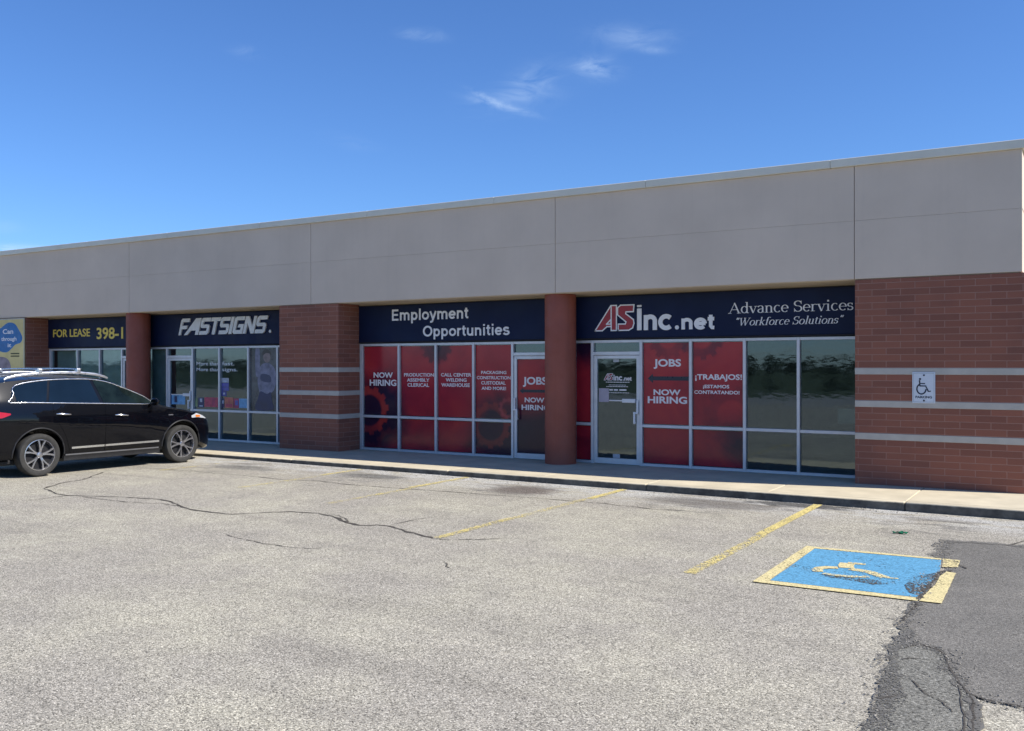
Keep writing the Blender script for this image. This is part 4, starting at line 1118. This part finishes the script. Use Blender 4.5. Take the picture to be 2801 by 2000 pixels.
M_CGLASS_F = plain('front_car_glass', (.006, .011, .011), .03, 0, .18, .6, 3.5)
M_CHROME = plain('chrome', (.80, .81, .83), .24, 1.0, .5, .04)
M_RAIL = plain('satin_rail', (.72, .73, .75), .30, .9, .5, .04)
M_SILL = plain('grey_sill', (.17, .17, .18), .4, .3, .4, .1)
M_PLAST = plain('black_plastic', (.014, .014, .016), .55, 0, .4, .2)
M_TYRE = plain('tyre_rubber', (.038, .037, .035), .85, 0, .25, .25, 8)
M_RIM = plain('alloy', (.42, .42, .44), .26, .9, .5, .1, 6)
M_RIMD = plain('alloy_pocket', (.010, .010, .012), .6, 0, .3, .2)
M_TAIL = plain('red_lamp', (.36, .004, .008), .12, 0, .7, .2)
M_HEAD = plain('clear_lamp', (.48, .50, .52), .08, .2, .8, .2, 14)
M_AMBER = plain('amber_lamp', (.55, .15, .02), .15, 0, .7, .1)

def lerp_pts(P, u):
    if u <= P[0][0]: return P[0][1]
    for i in range(len(P) - 1):
        (a, va), (b, vb) = P[i], P[i + 1]
        if u <= b:
            # cubic through neighbours
            p0 = P[i - 1] if i else (2 * a - b, 2 * va - vb); p3 = P[i + 2] if i + 2 < len(P) else (2 * b - a, 2 * vb - va)
            m1 = (vb - p0[1]) / (b - p0[0]); m2 = (p3[1] - va) / (p3[0] - a); h = b - a; t = (u - a) / h
            return (2 * t ** 3 - 3 * t * t + 1) * va + (t ** 3 - 2 * t * t + t) * h * m1 + (-2 * t ** 3 + 3 * t * t) * vb + (t ** 3 - t * t) * h * m2
    return P[-1][1]
Z_TOP = [(-1.12, 1.08), (-1.06, 1.22), (-.99, 1.42), (-.90, 1.585), (-.78, 1.625), (-.6, 1.655), (-.2, 1.69), (.3, 1.705), (.75, 1.705), (1.15, 1.68), (1.4, 1.615), (1.75, 1.43), (2.1, 1.235), (2.32, 1.14), (2.6, 1.095), (3.0, 1.03), (3.35, .945), (3.58, .82), (3.70, .66)]
Z_EDGE = [(-1.12, 1.02), (-1.04, 1.17), (-.94, 1.39), (-.82, 1.515), (-.6, 1.565), (-.2, 1.615), (.3, 1.642), (.75, 1.645), (1.15, 1.615), (1.4, 1.565), (1.75, 1.405), (2.1, 1.225), (2.3, 1.13), (2.6, 1.06), (3.0, .985), (3.35, .90), (3.58, .78), (3.70, .63)]
Z_BELT = [(-1.12, .95), (-1.0, 1.1), (-.8, 1.22), (-.45, 1.235), (0, 1.215), (1, 1.165), (1.9, 1.12), (2.3, 1.065), (2.6, 1.02), (3.0, .94), (3.35, .86), (3.58, .74), (3.70, .60)]
Z_SILL = [(-1.12, .42), (-.95, .32), (-.5, .30), (0, .28), (.5, .265), (2.3, .265), (2.8, .25), (3.3, .22), (3.6, .24), (3.70, .30)]
PLAN = [(-1.12, .70), (-1.06, .80), (-.95, .875), (-.7, .94), (-.3, .975), (.2, .995), (1, 1), (2, 1), (2.6, .992), (3.0, .96), (3.3, .885), (3.5, .78), (3.62, .66), (3.70, .50)]
HALF = .955
def plan(u): return lerp_pts(PLAN, u)
def low_side(u, f):
    """half width on the lower body, f from 0 at the sill to 1 at the belt"""
    prof = [(0, .925), (.10, .955), (.3, .978), (.55, 1.0), (.74, 1.003), (.86, .985), (1, .955)]
    return HALF * plan(u) * lerp_pts(prof, f)
def edge_w(u):
    g = lerp_pts([(-1.12, .86), (-.8, .80), (-.3, .775), (.5, .76), (1.2, .755), (1.6, .78), (2.0, .83), (2.3, .87), (2.7, .88), (3.7, .86)], u)
    return HALF * plan(u) * g
def side_v(u, z):
    zb, ze, zs = lerp_pts(Z_BELT, u), lerp_pts(Z_EDGE, u), lerp_pts(Z_SILL, u)
    if z <= zb: return low_side(u, max(0, (z - zs) / (zb - zs)))
    t = min(1, (z - zb) / max(.01, ze - zb)); w0 = low_side(u, 1); w1 = edge_w(u)
    return w0 + (w1 - w0) * (t ** 1.15)
def ring(u):
    zb, ze, zs, zt = lerp_pts(Z_BELT, u), lerp_pts(Z_EDGE, u), lerp_pts(Z_SILL, u), lerp_pts(Z_TOP, u)
    P = [(.0, zs + .0), (low_side(u, 0) * .6, zs), (low_side(u, 0) * .97, zs)]
    for i in range(13): f = i / 12; P.append((low_side(u, f), zs + .012 + (zb - zs - .012) * f))
    for i in range(1, 9):
        z = zb + (ze - zb) * i / 8; P.append((side_v(u, z), z))
    we = edge_w(u)
    for i in range(1, 10):
        v = we * math.cos(math.pi / 2 * i / 9); P.append((v, ze + (zt - ze) * (1 - (v / we) ** 2.2) if we > 0 else zt))
    return P
us = [-1.12, -1.1, -1.06, -1.0, -.93, -.85] + [-.75 + .09 * i for i in range(47)] + [3.52, 3.58, 3.63, 3.67, 3.70]
mb = MB(); rows = []
for u in us:
    P = ring(u); full = [(v, z) for v, z in P] + [(-v, z) for v, z in reversed(P[1:-1])]
    bow = -.10 if u < -.8 else 0
    rows.append([mb.bm.verts.new((v, u + (.06 * (v / HALF) ** 2 if u < -.95 else 0), z)) for v, z in full])
for a, b in zip(rows, rows[1:]):
    n = len(a)
    for i in range(n): mb.bm.faces.new((a[i], a[(i + 1) % n], b[(i + 1) % n], b[i]))
mb.bm.faces.new(rows[0][::-1]); mb.bm.faces.new(rows[-1])
bmesh.ops.recalc_face_normals(mb.bm, faces=mb.bm.faces[:])
WHEELS = ((0.0, 1), (2.786, 1), (0.0, -1), (2.786, -1)); WR = .357
# wheel arches cut out of the shell
me = bpy.data.meshes.new('body'); mb.bm.to_mesh(me); mb.bm.free()
body_o = bpy.data.objects.new('body', me); COL.objects.link(body_o)
cut = MB()
for u, s in WHEELS:
    cut.lathe([(.425, s * .58), (.425, s * 1.2)] if s > 0 else [(.425, -1.2), (.425, -.58)], 'x', (0, u, WR + .012), 44)
bmesh.ops.recalc_face_normals(cut.bm, faces=cut.bm.faces[:])
cme = bpy.data.meshes.new('cut'); cut.bm.to_mesh(cme); cut.bm.free()
cut_o = bpy.data.objects.new('cut', cme); COL.objects.link(cut_o)
md = body_o.modifiers.new('b', 'BOOLEAN'); md.object = cut_o; md.operation = 'DIFFERENCE'; md.solver = 'EXACT'
bpy.context.view_layer.update()
bm_me = bpy.data.meshes.new_from_object(body_o.evaluated_get(bpy.context.evaluated_depsgraph_get()))
bpy.data.objects.remove(body_o); bpy.data.objects.remove(cut_o); bpy.data.meshes.remove(cme); bpy.data.meshes.remove(me)
bm_me.name = 'body'; bm_me.materials.clear(); bm_me.materials.append(M_CAR)
link('body', bm_me, M_CAR, SUV, 32)

def patch(name, mat, parent, lo, hi, u0, u1, off, side=1, nu=26, nv=9, thick=0.0, smooth=60):
    """a panel that follows the body side: between the curves lo(u) and hi(u)"""
    mb = MB(); g = []
    for i in range(nu + 1):
        u = u0 + (u1 - u0) * i / nu; a, b = lo(u), hi(u); col = []
        for j in range(nv + 1):
            z = a + (b - a) * j / nv
            col.append(mb.bm.verts.new((side * (side_v(u, z) + off), u, z)))
        g.append(col)
    for i in range(nu):
        for j in range(nv): mb.bm.faces.new((g[i][j], g[i + 1][j], g[i + 1][j + 1], g[i][j + 1]))
    bmesh.ops.remove_doubles(mb.bm, verts=mb.bm.verts[:], dist=1e-4)
    for f in mb.bm.faces:
        f.normal_update()
        if f.normal.x * side < 0: f.normal_flip()
    if thick:
        bmesh.ops.solidify(mb.bm, geom=mb.bm.faces[:], thickness=thick)
    return obj(name, mb, mat, parent, smooth, fix=False)
def pl(*pts): return lambda u: lerp_lin(pts, u)
def lerp_lin(P, u):
    if u <= P[0][0]: return P[0][1]
    for (a, va), (b, vb) in zip(P, P[1:]):
        if u <= b: return va + (vb - va) * (u - a) / (b - a)
    return P[-1][1]
belt = lambda u: 1.222 - .045 * u + .012
FW_LO = lambda u: belt(u) + .012 + max(0, (1.16 - u)) * 3.0
def curve(*pts): return lambda u: lerp_pts(pts, u)
top_all = [(-.40, 1.46), (-.33, 1.515), (-.19, 1.553), (.1, 1.59), (.4, 1.607), (.74, 1.610), (1.05, 1.598), (1.34, 1.548), (1.6, 1.455), (1.85, 1.355), (2.05, 1.262), (2.17, 1.195)]
topc = lambda u: lerp_pts(top_all, u)
for side in (1, -1):
    # doors: a panel on the lower body with its own window, handle and trim
    def front_lo(u): return .335 if u > 1.2 else .335 + (1.2 - u) * .6
    fd = patch('door', M_CAR, SUV, lambda u: .34 + max(0, u - 2.18) ** 1 * .9, lambda u: belt(u) - .02, 1.185, 2.30, .004, side, 24, 14)
    rd = patch('door', M_CAR, SUV, lambda u: .34 if u > .52 else .34 + .62 * math.sqrt(max(0, min(1, (.52 - u) / .28))), lambda u: belt(u) - .02, .235, 1.17, .004, side, 24, 14)
    fwin = patch('window', M_CGLASS_F, fd, lambda u: min(topc(u) - .004, belt(u) + .01 + max(0, 1.175 - u) * 3.3), lambda u: topc(u), 1.065, 2.165, .005, side, 30, 8)
    rwin = patch('window', M_CGLASS, rd, lambda u: belt(u) + .01, lambda u: max(belt(u) + .012, min(topc(u), belt(u) + .01 + max(0, (u - .165)) * 3.6, belt(u) + .01 + max(0, 1.105 - u) * 3.6)), .165, 1.105, .005, side, 44, 8)
    patch('quarter_window', M_CGLASS, SUV, lambda u: max(belt(u) + .01, lerp_lin([(-.46, 1.275), (-.40, 1.35), (-.36, 1.425), (-.355, 1.3)], u) if u < -.36 else belt(u) + .01 + max(0, u - .125) * 3.6), lambda u: max(belt(u) + .012, lerp_lin([(-.46, 1.275), (-.42, 1.40), (-.38, 1.475), (-.33, 1.515)], u) if u < -.33 else topc(u)), -.46, .225, .005, side, 40, 8)
    # pillars between the panes stay body black; chrome loop runs round all three
    P = [(u, topc(u) + .012) for u in [-.33 + .125 * i for i in range(21)] if u < 2.17]
    loop = [(2.19, 1.175)] + P[::-1] + [(-.385, 1.485), (-.40, 1.445), (-.385, 1.40), (-.42, 1.335), (-.50, 1.262), (-.47, 1.243)] + [(-.2 + .2 * i, belt(-.2 + .2 * i)) for i in range(12)] + [(2.17, belt(2.17) + .01)]
    mb = MB(); mb.tube([(side * (side_v(u, z) + .006), u, z) for u, z in loop], .0105, 7); obj('window_trim', mb, M_CHROME, SUV, 60)
    for u, d, zz in ((.41, rd, 1.028), (1.50, fd, .965)):
        mb = MB(); v = side_v(u, zz)
        mb.tube([(side * (v + .004), u - .13, zz + .006), (side * (v + .034), u - .10, zz + .008), (side * (v + .040), u, zz), (side * (v + .034), u + .10, zz - .008), (side * (v + .004), u + .13, zz - .010)], [.010, .015, .016, .015, .010], 8)
        obj('handle', mb, M_CHROME, d, 60)
    for u0, u1, d in ((.56, 1.168, rd), (1.187, 2.27, fd)):
        patch('chrome_strip', M_CHROME, d, lambda u: .418 + .004 * u, lambda u: .452 + .004 * u, u0, u1, .014, side, 12, 2, .012)
    patch('sill_trim', M_SILL, SUV, lambda u: .310, lambda u: .332, .46, 2.28, .010, side, 14, 2, .008)
    patch('side_skirt', M_PLAST, SUV, lambda u: .225, lambda u: .305, .44, 2.32, .004, side, 14, 3, .02)
    patch('tail_lamp', M_TAIL, SUV, lambda u: 1.00 + max(0, u + .62) * .35, lambda u: 1.115 - max(0, u + .72) * .18, -.98, -.48, .008, side, 14, 4)
    patch('headlamp', M_HEAD, SUV, lambda u: .845 - max(0, u - 3.2) * .15, lambda u: .925 - max(0, 3.16 - u) * .30 - max(0, u - 3.2) * .32, 3.02, 3.46, .006, side, 16, 4)
    patch('turn_lamp', M_AMBER, SUV, lambda u: .852, lambda u: .898 - (u - 3.12) * .1, 3.13, 3.26, .011, side, 6, 3)
    patch('fender_vent', M_CHROME, SUV, lambda u: .915, lambda u: .932, 2.47, 2.58, .009, side, 6, 1, .006)
    patch('fuel_cap', M_CAR, SUV, lambda u: .98, lambda u: 1.10, -.34, -.18, .003, side, 6, 5) if side < 0 else None
    # arch lips
    for u in (0.0, 2.786):
        mb = MB(); pts = []
        for i in range(25):
            a = R(-4 + 188 * i / 24); y = u + .437 * math.cos(a); z = WR + .012 + .437 * math.sin(a)
            pts.append((side * (side_v(y, max(z, .3)) - .004), y, z))
        mb.tube(pts, .016, 6); obj('arch_lip', mb, M_PLAST, SUV, 60)
    # mirror
    mb = MB(); r = bmesh.ops.create_uvsphere(mb.bm, u_segments=20, v_segments=12, radius=1)
    for v in r['verts']:
        c = v.co; v.co = Vector((side * (1.035 + .115 * c.x), 2.11 + (.075 if c.y > 0 else .028) * c.y, 1.185 + .072 * c.z * (1 - .15 * c.x)))
    mir = obj('mirror', mb, M_CAR, SUV, 60)
    mb = MB(); mb.tube([(side * .86, 2.13, 1.13), (side * .95, 2.12, 1.145)], [.03, .02], 8); obj('mirror_stalk', mb, M_PLAST, mir, 60)
    # roof rail with end feet
    mb = MB(); rv = .655
    pts = [(-.46, 1.635), (-.40, 1.66), (-.25, 1.695), (.1, 1.73), (.5, 1.742), (.85, 1.735), (1.15, 1.705), (1.33, 1.662), (1.40, 1.635)]
    mb.tube([(side * (rv + .02 * (1 - abs(u - .4) / .9)), u, z) for u, z in pts], [.012, .02, .022, .022, .022, .022, .022, .02, .012], 8)
    mb.tube([(side * (rv + .02 * (1 - abs(u - .4) / .9)), u, z - .016) for u, z in pts], [.010, .016, .018, .018, .018, .018, .018, .016, .010], 8)
    obj('roof_rail', mb, M_RAIL, SUV, 60)
for u in (.14, .83):
    mb = MB(); mb.tube([(-.60, u, 1.792), (-.3, u, 1.800), (0, u, 1.803), (.3, u, 1.800), (.60, u, 1.792)], .013, 8)
    cb = obj('cross_bar', mb, M_RAIL, SUV, 60)
    for s in (1, -1):
        mb = MB(); mb.box(s * .665 - .035, s * .665 + .035, u - .035, u + .035, 1.735, 1.805, .010, 2); obj('bar_foot', mb, M_RAIL, cb)
# glass fore and aft, bumpers, plates
def cross_patch(name, mat, u0, u1, vf, off, nu=10, nv=16):
    mb = MB(); g = []
    for i in range(nu + 1):
        u = u0 + (u1 - u0) * i / nu; zt, ze, we = lerp_pts(Z_TOP, u), lerp_pts(Z_EDGE, u), edge_w(u); row = []
        for j in range(nv + 1):
            v = we * vf * (-1 + 2 * j / nv); row.append(mb.bm.verts.new((v, u + (off if u > 1 else -off) * .6, ze + (zt - ze) * (1 - (abs(v) / we) ** 2.2) + off)))
        g.append(row)
    for i in range(nu):
        for j in range(nv): mb.bm.faces.new((g[i][j], g[i][j + 1], g[i + 1][j + 1], g[i + 1][j]))
    return obj(name, mb, mat, SUV, 60)
cross_patch('windscreen', M_CGLASS, 1.33, 2.20, .93, .006)
cross_patch('rear_window', M_CGLASS, -.98, -.74, .90, .006)
mb = MB(); mb.box(-.80, .80, -1.15, -1.0, .36, .50, .03, 2); obj('rear_bumper', mb, M_PLAST, SUV)
mb = MB(); mb.box(-.16, .16, -1.135, -1.10, .82, .94, .006); obj('number_plate', mb, M_PLATE, SUV)
mb = MB(); mb.box(-.36, .36, 3.66, 3.73, .42, .66, .03, 2); obj('grille', mb, M_CHROME, SUV)
mb = MB(); mb.box(-.72, .72, -.75, 3.3, .20, .30, .03); obj('underbody', mb, M_PLAST, SUV)

# wheels: one built, the other three copied
def make_wheel():
    w = bpy.data.objects.new('wheel', None); COL.objects.link(w); w.parent = SUV; w['local'] = 1
    mb = MB()
    prof = [(.262, -.095), (.285, -.108), (.318, -.114), (.343, -.106), (.3545, -.085), (.357, -.04), (.357, .04), (.3545, .085), (.343, .106), (.318, .114), (.285, .108), (.262, .095), (.255, .08), (.255, -.08)]
    mb.lathe(prof, 'x', (0, 0, 0), 56, closed=True)
    t = obj('tyre', mb, M_TYRE, w, 35)
    mb = MB(); mb.lathe([(.262, .085), (.262, .098), (.250, .100), (.244, .090), (.236, .02), (.232, -.08), (.255, -.09)], 'x', (0, 0, 0), 56, closed=True)
    rim = obj('rim', mb, M_RIM, w, 35)
    mb = MB(); mb.lathe([(.236, .012), (.236, .028)], 'x', (0, 0, 0), 40); obj('brake_disc', mb, M_RIMD, w, 35)
    def spoke(a, da):
        mb = MB(); ca, sa = math.cos(a), math.sin(a)
        def pt(r, w_, x): 
            aa = a + da * (r / .25) ** 1.0
            c, s = math.cos(aa), math.sin(aa)
            return Vector((x, r * c - w_ * s, r * s + w_ * c))
        secs = [(.035, .020, .088, .050), (.10, .015, .094, .060), (.17, .0145, .096, .066), (.246, .019, .093, .06)]
        prev = None
        for r, hw, xf, xb in secs:
            cur = [mb.bm.verts.new(pt(r, -hw, xb)), mb.bm.verts.new(pt(r, -hw * .8, xf)), mb.bm.verts.new(pt(r, hw * .8, xf)), mb.bm.verts.new(pt(r, hw, xb))]
            if prev:
                for i in range(4): mb.bm.faces.new((prev[i], prev[(i + 1) % 4], cur[(i + 1) % 4], cur[i]))
            else: mb.bm.faces.new(cur)
            prev = cur
        mb.bm.faces.new(prev[::-1])
        return obj('spoke', mb, M_RIM, w)
    for i in range(5):
        for d in (-.235, .235): spoke(R(90 + 72 * i), d)
    mb = MB(); mb.lathe([(.052, .05), (.052, .092), (.045, .100), (.032, .103)], 'x', (0, 0, 0), 28); obj('hub_cap', mb, M_RIM, w, 35)
    return w
wheel0 = make_wheel()
def copy_wheel(src):
    c = src.copy(); COL.objects.link(c); c.parent = SUV
    for ch in src.children:
        d = ch.copy(); COL.objects.link(d); d.parent = c
    return c
for i, (u, s) in enumerate(WHEELS):
    w = wheel0 if i == 0 else copy_wheel(wheel0)
    w.location = (s * .835, u, WR); w.rotation_euler = (R(17 if u else -9), 0, 0 if s > 0 else math.pi)
